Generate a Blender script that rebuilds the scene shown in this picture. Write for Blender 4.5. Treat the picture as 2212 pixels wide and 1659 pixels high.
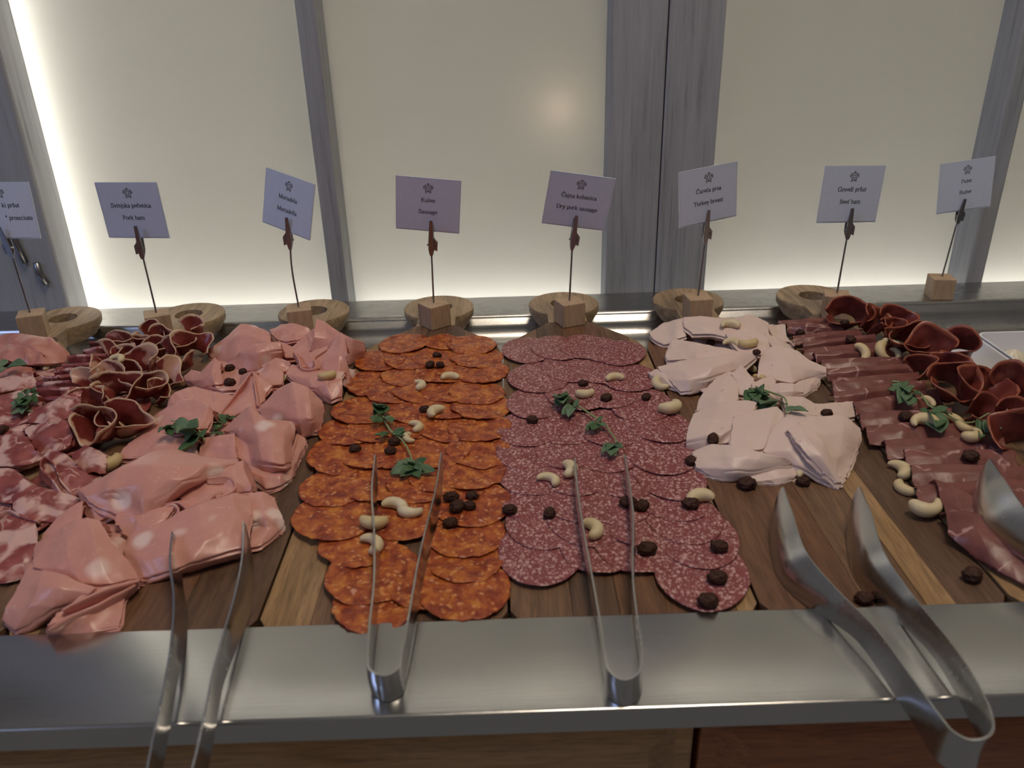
import bpy, bmesh, math, random
import numpy as np
from mathutils import Vector, Matrix, noise as mnoise

for o in list(bpy.data.objects):
    bpy.data.objects.remove(o, do_unlink=True)
scene = bpy.context.scene
COL = scene.collection
random.seed(7)

# ------------------------------------------------------------------ camera
W, H, FPX = 2212.0, 1659.0, 1759.0
CAMH = 0.34313
def cam_axes(pitch, yaw, roll):
    cp, sp = math.cos(pitch), math.sin(pitch)
    f = Vector((0, cp, -sp)); u = Vector((0, sp, cp)); r = Vector((1, 0, 0))
    Rz = Matrix.Rotation(yaw, 3, 'Z')
    f, u, r = Rz @ f, Rz @ u, Rz @ r
    c, s = math.cos(roll), math.sin(roll)
    return c * r + s * u, -s * r + c * u, f
CR, CU, CF = cam_axes(math.radians(25.3), math.radians(-.515), math.radians(-1.544))
CPOS = Vector((0, 0, CAMH))
cd = bpy.data.cameras.new('camera')
cam = bpy.data.objects.new('camera', cd); COL.objects.link(cam)
cam.matrix_world = Matrix(((CR.x, CU.x, -CF.x, CPOS.x), (CR.y, CU.y, -CF.y, CPOS.y), (CR.z, CU.z, -CF.z, CPOS.z), (0, 0, 0, 1)))
cd.sensor_width = 36.0; cd.sensor_fit = 'HORIZONTAL'; cd.lens = 36.0 * FPX / W
cd.clip_start = .01; cd.clip_end = 50
cd.dof.use_dof = True; cd.dof.focus_distance = .82; cd.dof.aperture_fstop = 10.0
scene.camera = cam

# ------------------------------------------------------------------ world, lights, exposure
wd = bpy.data.worlds.new('world'); scene.world = wd; wd.use_nodes = True
bg = wd.node_tree.nodes['Background']
bg.inputs['Color'].default_value = (.66, .62, .60, 1); bg.inputs['Strength'].default_value = .14
scene.view_settings.view_transform = 'Standard'; scene.view_settings.look = 'None'
scene.view_settings.exposure = 0.0; scene.view_settings.gamma = 1.0
scene.view_settings.use_curve_mapping = False

def area(name, loc, target, sx, sy, power, color):
    l = bpy.data.lights.new(name, 'AREA'); l.shape = 'RECTANGLE'; l.size = sx; l.size_y = sy
    l.energy = power; l.color = color
    o = bpy.data.objects.new(name, l); COL.objects.link(o)
    o.location = loc
    o.rotation_euler = (Vector(target) - Vector(loc)).to_track_quat('-Z', 'Y').to_euler()
    return o
# daylight from a window of the room, behind and to the left; a warm ceiling lamp overhead
area('window_daylight', (-2.4, -.7, 1.9), (0, .6, 0), 1.1, .9, 16, (.42, .55, 1.0))
area('ceiling_lamp_light', (.35, .30, 2.0), (.1, .6, 0), .60, .60, 17.0, (1.0, .84, .66))

# ------------------------------------------------------------------ helpers
def ray(px, py):
    return CF + CR * ((px - W / 2) / FPX) - CU * ((py - H / 2) / FPX)
def P(px, py, z=0.0):
    """point of the place seen at a pixel of the photograph, at height z (m)"""
    d = ray(px, py); t = (z - CAMH) / d.z
    return CPOS + d * t
def PY(px, py, y):
    d = ray(px, py); return CPOS + d * (y / d.y)

def tag(o, label=None, cat=None, group=None, kind=None):
    if label: o['label'] = label
    if cat: o['category'] = cat
    if group: o['group'] = group
    if kind: o['kind'] = kind
    return o
def link(name, me, mat=None, parent=None, loc=None):
    o = bpy.data.objects.new(name, me); COL.objects.link(o)
    if mat is not None and len(me.materials) == 0: me.materials.append(mat)
    if parent is not None: o.parent = parent
    if loc is not None: o.location = loc
    return o
def mk_mesh(name, verts, faces, mat=None, smooth=True):
    me = bpy.data.meshes.new(name)
    me.from_pydata([tuple(v) for v in verts], [], faces); me.update()
    if smooth: me.polygons.foreach_set('use_smooth', [True] * len(me.polygons))
    if mat is not None: me.materials.append(mat)
    return me
def fix_normals(me):
    bm = bmesh.new(); bm.from_mesh(me); bmesh.ops.recalc_face_normals(bm, faces=bm.faces[:]); bm.to_mesh(me); bm.free()
def mobj(name, verts, faces, mat, parent=None, smooth=True, origin=None, fix=True):
    """mesh object; top-level ones get their origin at the base centre"""
    vs = [Vector(v) for v in verts]
    if parent is None:
        if origin is None:
            xs = [v.x for v in vs]; ys = [v.y for v in vs]; zs = [v.z for v in vs]
            origin = Vector(((min(xs) + max(xs)) / 2, (min(ys) + max(ys)) / 2, min(zs)))
    if origin is None: origin = Vector((0, 0, 0))
    origin = Vector(origin)
    me = mk_mesh(name, [v - origin for v in vs], faces, mat, smooth)
    if fix: fix_normals(me)
    return link(name, me, None, parent, origin)
def empty(name, loc):
    o = bpy.data.objects.new(name, None); COL.objects.link(o); o.location = loc; o.empty_display_size = .02
    return o
def child(name, verts, faces, mat, parent, smooth=True, fix=True):
    """child whose vertices are given in world space; parent is an unrotated Empty or mesh"""
    base = Vector((0, 0, 0)); p = parent
    while p is not None:
        base += Vector(p.location); p = p.parent
    me = mk_mesh(name, [Vector(v) - base for v in verts], faces, mat, smooth)
    if fix: fix_normals(me)
    return link(name, me, None, parent)
def auto_smooth(o, ang=35):
    me = o.data
    try:
        me.set_sharp_from_angle(angle=math.radians(ang))
    except Exception:
        pass
def box_vf(x0, x1, y0, y1, z0, z1):
    v = [(x0, y0, z0), (x1, y0, z0), (x1, y1, z0), (x0, y1, z0), (x0, y0, z1), (x1, y0, z1), (x1, y1, z1), (x0, y1, z1)]
    f = [(0, 3, 2, 1), (4, 5, 6, 7), (0, 1, 5, 4), (1, 2, 6, 5), (2, 3, 7, 6), (3, 0, 4, 7)]
    return v, f
def bevel(o, w=.001, seg=2):
    m = o.modifiers.new('bevel', 'BEVEL'); m.width = w; m.segments = seg; m.limit_method = 'ANGLE'; m.angle_limit = math.radians(40)
    return o
def catmull(pts, n, ten=.5):
    """n samples through control points (Vectors)"""
    P_ = [Vector(p) for p in pts]; k = len(P_)
    if k == 1: return [P_[0]] * n
    ext = [P_[0] * 2 - P_[1]] + P_ + [P_[-1] * 2 - P_[-2]]
    out = []
    for i in range(n):
        t = i / (n - 1) * (k - 1); s = min(int(t), k - 2); t -= s
        a, b, c, d = ext[s:s + 4]
        m0, m1 = (c - a) * ten, (d - b) * ten; t2, t3 = t * t, t ** 3
        out.append(b * (2 * t3 - 3 * t2 + 1) + m0 * (t3 - 2 * t2 + t) + c * (3 * t2 - 2 * t3) + m1 * (t3 - t2))
    return out
def tube_vf(pts, radii, seg=8, cap=True):
    pts = [Vector(p) for p in pts]; n = len(pts)
    if not isinstance(radii, (list, tuple)): radii = [radii] * n
    vs, fs = [], []
    up = Vector((0, 0, 1))
    t0 = (pts[1] - pts[0]).normalized()
    if abs(t0.dot(up)) > .9: up = Vector((0, 1, 0))
    nrm = (up - t0 * up.dot(t0)).normalized()
    for i in range(n):
        t = (pts[min(i + 1, n - 1)] - pts[max(i - 1, 0)]).normalized()
        nrm = (nrm - t * nrm.dot(t)).normalized(); b = t.cross(nrm)
        for k in range(seg):
            a = 2 * math.pi * k / seg
            vs.append(pts[i] + (nrm * math.cos(a) + b * math.sin(a)) * radii[i])
    for i in range(n - 1):
        for k in range(seg):
            k2 = (k + 1) % seg
            fs.append((i * seg + k, i * seg + k2, (i + 1) * seg + k2, (i + 1) * seg + k))
    if cap:
        fs.append(tuple(range(seg - 1, -1, -1))); fs.append(tuple((n - 1) * seg + k for k in range(seg)))
    return vs, fs
ORD = ['first', 'second', 'third', 'fourth', 'fifth', 'sixth', 'seventh', 'eighth', 'ninth', 'tenth', 'eleventh', 'twelfth',
       'thirteenth', 'fourteenth', 'fifteenth', 'sixteenth', 'seventeenth', 'eighteenth', 'nineteenth', 'twentieth']

# ------------------------------------------------------------------ materials
class NT:
    def __init__(s, name):
        s.m = bpy.data.materials.new(name); s.m.use_nodes = True
        s.t = s.m.node_tree; s.t.nodes.clear(); s.n = s.t.nodes
    def node(s, typ, **kw):
        n = s.n.new(typ)
        for k, v in kw.items(): setattr(n, k, v)
        return n
    def l(s, a, b): s.t.links.new(a, b)
    def val(s, sock, v):
        if hasattr(v, 'is_linked') or hasattr(v, 'links'): s.l(v, sock)
        else: sock.default_value = v
    def coords(s, scale=(1, 1, 1), rnd=0.0, kind='Object'):
        tc = s.node('ShaderNodeTexCoord'); mp = s.node('ShaderNodeMapping')
        s.l(tc.outputs[kind], mp.inputs['Vector']); mp.inputs['Scale'].default_value = scale
        if rnd:
            oi = s.node('ShaderNodeObjectInfo'); m = s.node('ShaderNodeMath', operation='MULTIPLY')
            s.l(oi.outputs['Random'], m.inputs[0]); m.inputs[1].default_value = rnd
            s.l(m.outputs[0], mp.inputs['Location'])
        return mp.outputs['Vector']
    def noise(s, vec, scale, detail=3, rough=.55, dist=0.0):
        n = s.node('ShaderNodeTexNoise'); s.l(vec, n.inputs['Vector'])
        n.inputs['Scale'].default_value = scale; n.inputs['Detail'].default_value = detail
        n.inputs['Roughness'].default_value = rough; n.inputs['Distortion'].default_value = dist
        return n.outputs['Fac']
    def voro(s, vec, scale, feature='F1', rnd=1.0):
        n = s.node('ShaderNodeTexVoronoi'); n.feature = feature; s.l(vec, n.inputs['Vector'])
        n.inputs['Scale'].default_value = scale; n.inputs['Randomness'].default_value = rnd
        return n
    def ramp(s, fac, stops, interp='LINEAR'):
        r = s.node('ShaderNodeValToRGB'); s.l(fac, r.inputs['Fac']); r.color_ramp.interpolation = interp
        el = r.color_ramp.elements
        while len(el) < len(stops): el.new(.5)
        for e, (p, c) in zip(el, stops):
            e.position = p; e.color = (c[0], c[1], c[2], 1) if hasattr(c, '__len__') else (c, c, c, 1)
        return r.outputs['Color']
    def mix(s, fac, a, b, blend='MIX'):
        n = s.node('ShaderNodeMix', data_type='RGBA', blend_type=blend)
        s.val(n.inputs[0], fac)
        for sock, v in ((n.inputs[6], a), (n.inputs[7], b)):
            if hasattr(v, 'links'): s.l(v, sock)
            else: sock.default_value = (v[0], v[1], v[2], 1)
        return n.outputs[2]
    def math(s, op, a, b=0.0):
        n = s.node('ShaderNodeMath', operation=op); s.val(n.inputs[0], a); s.val(n.inputs[1], b); return n.outputs[0]
    def warp(s, vec, scale, amt):
        n = s.node('ShaderNodeTexNoise'); s.l(vec, n.inputs['Vector']); n.inputs['Scale'].default_value = scale
        v = s.node('ShaderNodeVectorMath', operation='MULTIPLY_ADD')
        s.l(n.outputs['Color'], v.inputs[0]); v.inputs[1].default_value = (amt, amt, amt); s.l(vec, v.inputs[2])
        return v.outputs[0]
    def out(s, color, rough=.5, metal=0.0, spec=.5, sss=0.0, sssr=(.01, .004, .003), bump=None, bstr=.2, bdist=.001, coat=0.0, coatr=.2, aniso=0.0, trans=0.0):
        p = s.node('ShaderNodeBsdfPrincipled'); o = s.node('ShaderNodeOutputMaterial')
        if hasattr(color, 'links'): s.l(color, p.inputs['Base Color'])
        else: p.inputs['Base Color'].default_value = (color[0], color[1], color[2], 1)
        s.val(p.inputs['Roughness'], rough); s.val(p.inputs['Metallic'], metal)
        p.inputs['Specular IOR Level'].default_value = spec
        p.inputs['Subsurface Weight'].default_value = sss; p.inputs['Subsurface Radius'].default_value = sssr
        p.inputs['Subsurface Scale'].default_value = 1.0
        p.inputs['Coat Weight'].default_value = coat; p.inputs['Coat Roughness'].default_value = coatr
        p.inputs['Anisotropic'].default_value = aniso
        p.inputs['Transmission Weight'].default_value = trans
        if bump is not None:
            b = s.node('ShaderNodeBump'); s.l(bump, b.inputs['Height']); b.inputs['Strength'].default_value = bstr
            b.inputs['Distance'].default_value = bdist; s.l(b.outputs['Normal'], p.inputs['Normal'])
        s.l(p.outputs[0], o.inputs['Surface'])
        s.p = p
        return s.m

def mat_steel(name, base=.62, rough=.3, along=(3, 160, 160)):
    t = NT(name); v = t.coords(along)
    n = t.noise(v, 6, 4, .6); v2 = t.coords((1, 1, 1)); n2 = t.noise(v2, 14, 4, .6)
    r = t.math('ADD', t.math('MULTIPLY', n, .14), t.math('MULTIPLY', n2, .16))
    r = t.math('ADD', r, rough - .15)
    c = t.mix(n2, (base * .86, base * .86, base * .86), (base, base * .985, base * .95))
    return t.out(c, rough=r, metal=1.0, bump=n, bstr=.10, bdist=.0004)
M_STEEL = mat_steel('brushed_steel', .60, .20)
M_TRAY = mat_steel('tray_steel', .50, .28)
M_TONG = mat_steel('tong_steel', .62, .24, (60, 60, 60))
def mat_flat(name, c, rough=.5, metal=0., spec=.5):
    return NT(name).out(c, rough=rough, metal=metal, spec=spec)

def mat_wood(name, dark, light, scale=(42, 3.2, 42), rough=.5, tint=True, fine=1.0):
    t = NT(name); v = t.coords(scale, rnd=9.0)
    vw = t.warp(v, 1.2, .5)
    n = t.noise(vw, 3.0, 6, .65); nf = t.noise(vw, 14.0, 3, .6)
    c = t.ramp(n, [(.30, dark), (.5, [(a + b) / 2 for a, b in zip(dark, light)]), (.72, light)])
    pores = t.ramp(nf, [(.36, .45), (.52, 1.0)])
    c = t.mix(.55 * fine, c, pores, 'MULTIPLY')
    if tint:
        oi = t.node('ShaderNodeObjectInfo'); c = t.mix(1.0, c, oi.outputs['Color'], 'MULTIPLY')
    return t.out(c, rough=rough, bump=nf, bstr=.25, bdist=.0006)
M_BOARD = mat_wood('board_wood', (.42, .40, .38), (.98, .95, .90), rough=.48)
M_BLOCK = mat_wood('block_wood', (.42, .29, .18), (.56, .40, .26), scale=(30, 30, 5), rough=.6, tint=False, fine=.5)
M_CABIN = mat_wood('cabinet_wood', (.40, .19, .085), (.66, .34, .16), scale=(3.5, 60, 60), rough=.35)
def mat_paintwood():
    t = NT('painted_post'); v = t.coords((55, 55, 2.2), rnd=5.0); vw = t.warp(v, 1.5, .4)
    n = t.noise(vw, 2.5, 6, .7); n2 = t.noise(t.coords((1, 1, .25)), 9, 4, .6)
    c = t.ramp(n, [(.28, (.15, .15, .16)), (.42, (.29, .305, .33)), (.75, (.40, .42, .455))])
    c = t.mix(t.ramp(n2, [(.35, 0.0), (.75, .5)]), c, (.46, .475, .50))
    return t.out(c, rough=.6, bump=n, bstr=.3, bdist=.0008)
M_POST = mat_paintwood()

def mat_panel():
    t = NT('frosted_panel')
    tr = t.node('ShaderNodeBsdfTranslucent'); tr.inputs['Color'].default_value = (.86, .845, .80, 1)
    df = t.node('ShaderNodeBsdfDiffuse'); df.inputs['Color'].default_value = (.55, .54, .50, 1)
    m1 = t.node('ShaderNodeMixShader'); m1.inputs[0].default_value = .30
    t.l(tr.outputs[0], m1.inputs[1]); t.l(df.outputs[0], m1.inputs[2])
    gl = t.node('ShaderNodeBsdfGlossy'); gl.inputs['Roughness'].default_value = .12; gl.inputs['Color'].default_value = (1, 1, 1, 1)
    fr = t.node('ShaderNodeFresnel'); fr.inputs['IOR'].default_value = 1.45
    m2 = t.node('ShaderNodeMixShader'); t.l(fr.outputs[0], m2.inputs[0]); t.l(m1.outputs[0], m2.inputs[1]); t.l(gl.outputs[0], m2.inputs[2])
    o = t.node('ShaderNodeOutputMaterial'); t.l(m2.outputs[0], o.inputs['Surface'])
    return t.m
M_PANEL = mat_panel()
def mat_clear():
    t = NT('clear_acrylic'); tr = t.node('ShaderNodeBsdfTransparent'); tr.inputs['Color'].default_value = (.97, .98, .97, 1)
    o = t.node('ShaderNodeOutputMaterial'); t.l(tr.outputs[0], o.inputs['Surface']); return t.m
M_CLEAR = mat_clear()
def mat_emit(name, c, s):
    t = NT(name); e = t.node('ShaderNodeEmission'); e.inputs['Color'].default_value = (*c, 1); e.inputs['Strength'].default_value = s
    o = t.node('ShaderNodeOutputMaterial'); t.l(e.outputs[0], o.inputs['Surface']); return t.m
M_LED = mat_emit('led_strip_glow', (1.0, .96, .90), 14.0)
M_LEDV = mat_emit('led_strip_upright_glow', (1.0, .96, .90), 14.0)
M_BULB = mat_emit('warm_bulb_glow', (1.0, .74, .52), 3.6)
M_WHITE = mat_flat('grey_lining', (.60, .59, .56), .8)

def mat_mortadella():
    t = NT('mortadella'); v = t.coords((1, 1, 1), rnd=3.0); vw = t.warp(v, 60, .006)
    vo = t.voro(vw, 36); n = t.noise(v, 30, 3)
    d = t.math('ADD', vo.outputs['Distance'], t.math('MULTIPLY', t.noise(v, 55, 2), .22))
    keep = t.ramp(vo.outputs['Color'], [(.44, 0.0), (.5, 1.0)])
    blob = t.math('MULTIPLY', t.ramp(d, [(.30, 1.0), (.45, 0.0)]), keep)
    base = t.mix(n, (.60, .27, .22), (.70, .355, .30))
    mott = t.noise(v, 260, 2)
    base = t.mix(t.ramp(mott, [(.60, 0.0), (.72, .30)]), base, (.80, .52, .47))
    c = t.mix(t.math('MULTIPLY', blob, .85), base, (.86, .66, .60))
    return t.out(c, rough=.34, sss=.10, sssr=(.006, .002, .0015), bump=t.noise(v, 190, 3), bstr=.12, bdist=.0008, spec=.5)
M_MORT = mat_mortadella()
def mat_turkey():
    t = NT('turkey_breast'); v = t.coords((1, 1, 1), rnd=3.0)
    n = t.noise(v, 28, 4); c = t.mix(n, (.70, .505, .44), (.78, .62, .55))
    sp = t.voro(v, 110); k = t.math('MULTIPLY', t.ramp(sp.outputs['Distance'], [(.10, 1.0), (.16, 0.0)]), t.ramp(sp.outputs['Color'], [(.68, 0.0), (.7, .6)]))
    c = t.mix(k, c, (.45, .28, .25))
    return t.out(c, rough=.42, sss=.12, sssr=(.006, .003, .002), bump=t.noise(v, 150, 3), bstr=.12, bdist=.0008)
M_TURK = mat_turkey()
def mat_salami():
    t = NT('salami'); v = t.coords((1, 1, 1), rnd=4.0); vw = t.warp(v, 220, .0035)
    vo = t.voro(vw, 330); vo2 = t.voro(t.warp(v, 150, .004), 620)
    f1 = t.math('MULTIPLY', t.ramp(vo.outputs['Distance'], [(.28, 1.0), (.48, 0.0)]), t.ramp(vo.outputs['Color'], [(.30, 0.0), (.5, 1.0)]))
    f2 = t.math('MULTIPLY', t.ramp(vo2.outputs['Distance'], [(.25, .9), (.5, 0.0)]), t.ramp(vo2.outputs['Color'], [(.35, 0.0), (.55, 1.0)]))
    f = t.math('MAXIMUM', f1, f2)
    base = t.mix(t.noise(v, 90, 3), (.17, .040, .045), (.30, .080, .082))
    c = t.mix(t.math('MULTIPLY', f, .78), base, (.64, .40, .38))
    return t.out(c, rough=.40, sss=.05, bump=f, bstr=.15, bdist=.0004)
M_SALA = mat_salami()
def mat_kulen():
    t = NT('kulen'); v = t.coords((1, 1, 1), rnd=4.0); vw = t.warp(v, 120, .008)
    vo = t.voro(vw, 240); n = t.noise(vw, 110, 4, .62); n2 = t.noise(v, 160, 3, .6)
    base = t.ramp(n, [(.34, (.20, .028, .011)), (.47, (.34, .066, .018)), (.58, (.48, .130, .024)), (.68, (.60, .22, .034))])
    fat = t.math('MULTIPLY', t.ramp(vo.outputs['Distance'], [(.22, 1.0), (.40, 0.0)]), t.ramp(vo.outputs['Color'], [(.40, 0.0), (.52, 1.0)]))
    c = t.mix(t.math('MULTIPLY', fat, .7), base, (.70, .32, .12))
    w = t.voro(vw, 95); wf = t.math('MULTIPLY', t.ramp(w.outputs['Distance'], [(.10, 1.0), (.2, 0.0)]), t.ramp(w.outputs['Color'], [(.62, 0.0), (.7, 1.0)]))
    c = t.mix(t.math('MULTIPLY', wf, .6), c, (.75, .42, .28))
    return t.out(c, rough=.40, sss=.04, bump=t.math('ADD', n2, n), bstr=.7, bdist=.0016)
M_KUL = mat_kulen()
def mat_ham(name, dark, mid, fat, fatlo=.56, fathi=.63, scale=26, veins=.0, rough=.36, rim=None):
    t = NT(name); v = t.coords((1, 1, 1), rnd=4.0); vw = t.warp(v, 38, .03)
    n = t.noise(vw, scale, 3, .5); n2 = t.noise(v, 60, 3)
    base = t.mix(t.ramp(n2, [(.3, 0.0), (.7, 1.0)]), dark, mid)
    f = t.ramp(n, [(fatlo, 0.0), (fathi, 1.0)])
    if veins:
        e = t.voro(t.warp(v, 50, .02), veins, 'DISTANCE_TO_EDGE')
        ve = t.math('MULTIPLY', t.ramp(e.outputs['Distance'], [(.012, 1.0), (.05, 0.0)]), t.ramp(t.noise(v, 45, 2), [(.52, 0.0), (.60, .8)]))
        f = t.math('MAXIMUM', f, ve)
    c = t.mix(f, base, fat)
    if rim:
        at = t.node('ShaderNodeAttribute', attribute_name='rim')
        rf = t.math('ADD', at.outputs['Fac'], t.math('MULTIPLY', t.math('SUBTRACT', t.noise(v, 55, 3), .5), 2.2))
        c = t.mix(t.ramp(rf, [(.55, 0.0), (.75, 1.0)]), c, rim)
    return t.out(c, rough=rough, sss=.08, sssr=(.005, .0015, .001), bump=t.noise(v, 170, 3), bstr=.2, bdist=.0009)
M_PORK = mat_ham('pork_ham', (.21, .036, .036), (.40, .12, .105), (.70, .44, .39), .50, .60, 46, veins=60)
M_PORKD = mat_ham('pork_ham_dark', (.16, .022, .018), (.27, .055, .045), (.62, .36, .27), .555, .61, rim=(.58, .39, .26))
M_PROS = mat_ham('prosciutto', (.50, .19, .15), (.62, .29, .24), (.75, .50, .43), .58, .68, 16)
M_BEEF = mat_ham('beef_ham', (.150, .048, .042), (.225, .080, .068), (.55, .33, .30), .80, .86, 20, veins=38)
M_BEEFC = mat_ham('beef_ham_curl', (.11, .022, .020), (.22, .048, .034), (.42, .15, .09), .66, .80, 20, rim=(.30, .085, .045))
def mat_nut():
    t = NT('cashew'); v = t.coords((1, 1, 1), rnd=3.0); n = t.noise(v, 120, 3)
    oi = t.node('ShaderNodeObjectInfo')
    c = t.mix(oi.outputs['Random'], t.mix(n, (.50, .36, .15), (.70, .55, .29)), t.mix(n, (.60, .50, .32), (.80, .71, .50)))
    return t.out(c, rough=.5, sss=.05, bump=t.noise(v, 300, 3), bstr=.2, bdist=.0006)
M_NUT = mat_nut()
def mat_raisin():
    t = NT('raisin'); v = t.coords((1, 1, 1), rnd=3.0); n = t.noise(v, 200, 3)
    c = t.mix(n, (.018, .008, .006), (.085, .032, .018))
    return t.out(c, rough=.62, spec=.3, bump=t.noise(v, 420, 3, .6), bstr=.9, bdist=.0014)
M_RAIS = mat_raisin()
def mat_leaf():
    t = NT('oregano_leaf'); v = t.coords((1, 1, 1), rnd=3.0); n = t.noise(v, 160, 3)
    oi = t.node('ShaderNodeObjectInfo')
    c = t.mix(oi.outputs['Random'], t.mix(n, (.035, .095, .030), (.07, .15, .05)), t.mix(n, (.10, .18, .10), (.19, .28, .17)))
    return t.out(c, rough=.5, sss=.0, bump=n, bstr=.3, bdist=.0006)
M_LEAF = mat_leaf()
M_STEM = mat_flat('oregano_stem', (.25, .33, .14), .55)
def mat_card():
    t = NT('card_paper'); n = t.noise(t.coords((1, 1, 1)), 180, 4)
    c = t.mix(n, (.62, .69, .86), (.69, .76, .92))  # white paper; the blue cast of the room light is put into its colour
    return t.out(c, rough=.35, coat=.6, coatr=.08)
M_CARD = mat_card()
M_SLEEVE = NT('card_sleeve').out((.68, .75, .88), rough=.12, coat=.5, coatr=.05)  # same blue light cast put into the sleeve colour
M_INK = mat_flat('black_ink', (.018, .018, .022), .5)
M_EMB = mat_flat('grey_ink', (.12, .11, .11), .5)
M_CLIP = mat_flat('clip_metal', (.30, .30, .32), .35, 1.0)
M_PORC = mat_flat('white_melamine', (.78, .79, .84), .25)
M_BUTTER = NT('butter').out((.80, .74, .56), rough=.4, sss=.1, sssr=(.005, .004, .002))
M_DARK = mat_flat('dark_gap', (.02, .018, .016), .7)

# ================================================================== STRUCTURE
XL, XR = -1.15, 1.15
def extrude_profile(prof, x0, x1, nx=2):
    vs, fs = [], []
    n = len(prof)
    for i in range(nx):
        x = x0 + (x1 - x0) * i / (nx - 1)
        vs += [(x, y, z) for (y, z) in prof]
    for i in range(nx - 1):
        for k in range(n - 1):
            fs.append((i * n + k, i * n + k + 1, (i + 1) * n + k + 1, (i + 1) * n + k))
    return vs, fs
def arc(cy, cz, r, a0, a1, n=6):
    return [(cy + r * math.cos(math.radians(a0 + (a1 - a0) * i / n)), cz + r * math.sin(math.radians(a0 + (a1 - a0) * i / n))) for i in range(n + 1)]
SHZ, LEDZ, FLZ = .004, -.022, -.050
counter = empty('steel_counter', (0, .68, FLZ))
tag(counter, 'stainless steel buffet counter with a sunken tray, under all the wooden boards', 'counter')
prof = [(.330, -.0105), (.3125, -.0105)] + arc(.3150, .0015, .0025, 180, 90) + arc(.3845, .0020, .0020, 90, 0, 4) + [(.3865, -.030)]
o = child('front_shelf', *extrude_profile(prof, XL, XR), M_STEEL, counter); auto_smooth(o, 50)
prof = [(.3865, -.006), (.3865, LEDZ), (.425, LEDZ), (.428, -.046)] + arc(.432, FLZ + .004, .004, 180, 270, 3) + arc(.945, FLZ + .026, .026, 270, 345, 8) + arc(.985, LEDZ - .006, .006, 165, 92, 5)[0:]
o = child('tray_well', *extrude_profile(prof, XL, XR), M_TRAY, counter); auto_smooth(o, 60)
prof = [(.9848, LEDZ), (1.050, LEDZ)] + arc(1.0505, LEDZ - .0015, .0015, 90, 0, 3) + [(1.052, -.075)]
o = child('back_ledge', *extrude_profile(prof, XL, XR), M_TRAY, counter); auto_smooth(o, 50)

# wooden cabinet fronts below the steel lip
def cabinet_panel(x0, x1, label, tone):
    yb, z1, z0 = .345, -.0112, -.55
    root = empty('drawer_cabinet', ((x0 + x1) / 2, yb, z0)); tag(root, label, 'cabinet')
    b = child('panel_body', *box_vf(x0, x1, yb - .018, yb, z0, z1), M_CABIN, root, smooth=False); bevel(b, .0012, 2); b.color = (*tone, 1)
    # raised field with bevelled margins
    a, d, s = .010, .004, .016
    ya, yr = yb - .018, yb - .018 - .006
    v = [(x0 + a, ya, z0 + a), (x1 - a, ya, z0 + a), (x1 - a, ya, z1 - a), (x0 + a, ya, z1 - a),
         (x0 + a + s, yr, z0 + a + s), (x1 - a - s, yr, z0 + a + s), (x1 - a - s, yr, z1 - a - s), (x0 + a + s, yr, z1 - a - s)]
    f = [(4, 5, 6, 7), (0, 1, 5, 4), (1, 2, 6, 5), (2, 3, 7, 6), (3, 0, 4, 7)]
    r = child('raised_field', v, f, M_CABIN, root, smooth=False); r.color = (tone[0] * .93, tone[1] * .93, tone[2] * .93, 1)
cabinet_panel(-.62, .0995, 'brown wooden cabinet front under the steel shelf, left of the joint', (.95, 1.05, 1.0))
cabinet_panel(.1035, .75, 'darker reddish wooden cabinet front under the steel shelf, right of the joint', (.72, .50, .40))
v, f = box_vf(XL, XR, .350, 1.30, -.56, -.54)
tag(mobj('floor', v, f, M_DARK, smooth=False), kind='structure')
v, f = box_vf(XL, XR, .347, .352, -.54, -.0115)
tag(mobj('cabinet_carcass', v, f, M_DARK, smooth=False), 'dark cabinet carcass behind the wooden cabinet fronts', 'cabinet')

# light box behind frosted panels
GY, PZ0, PZ1 = 1.100, -.10, 1.02
BACKY = 1.36
v, f = box_vf(XL, XR, BACKY, BACKY + .02, PZ0, PZ1)
tag(mobj('wall_back', v, f, M_WHITE, smooth=False), kind='structure')
v, f = box_vf(XL, XR, 1.046, BACKY, PZ1, PZ1 + .10)
tag(mobj('trim_1', v, f, M_WHITE, smooth=False), kind='structure')
v, f = box_vf(XL, XR, 1.056, BACKY, PZ0 - .02, PZ0)
tag(mobj('trim_2', v, f, M_WHITE, smooth=False), kind='structure')

def post(name, xs, label, y0=1.052, y1=1.106, kind='post', cham=.0015, group=None):
    root = empty(name, ((xs[0][0] + xs[-1][1]) / 2, (y0 + y1) / 2, PZ0)); tag(root, label, kind, group)
    for (x0, x1) in xs:
        b = child('post_board', *box_vf(x0, x1, y0, y1, PZ0, PZ1), M_POST, root, smooth=False); bevel(b, cham, 2)
    return root
post('wooden_post', [(-.83, -.5865)], 'wide grey-blue painted post at the left edge, behind the prosciutto card', cham=.004)
post('wooden_post', [(-.2320, -.2085)], 'narrow grey painted post between the mortadella and kulen cards')
post('wooden_post', [(.1395, .2058), (.2072, .2745)], 'broad grey post of two boards with a dark joint, behind the turkey card')
post('wooden_post', [(.632, .656)], 'narrow grey painted post behind the butter card', cham=.003)
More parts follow.
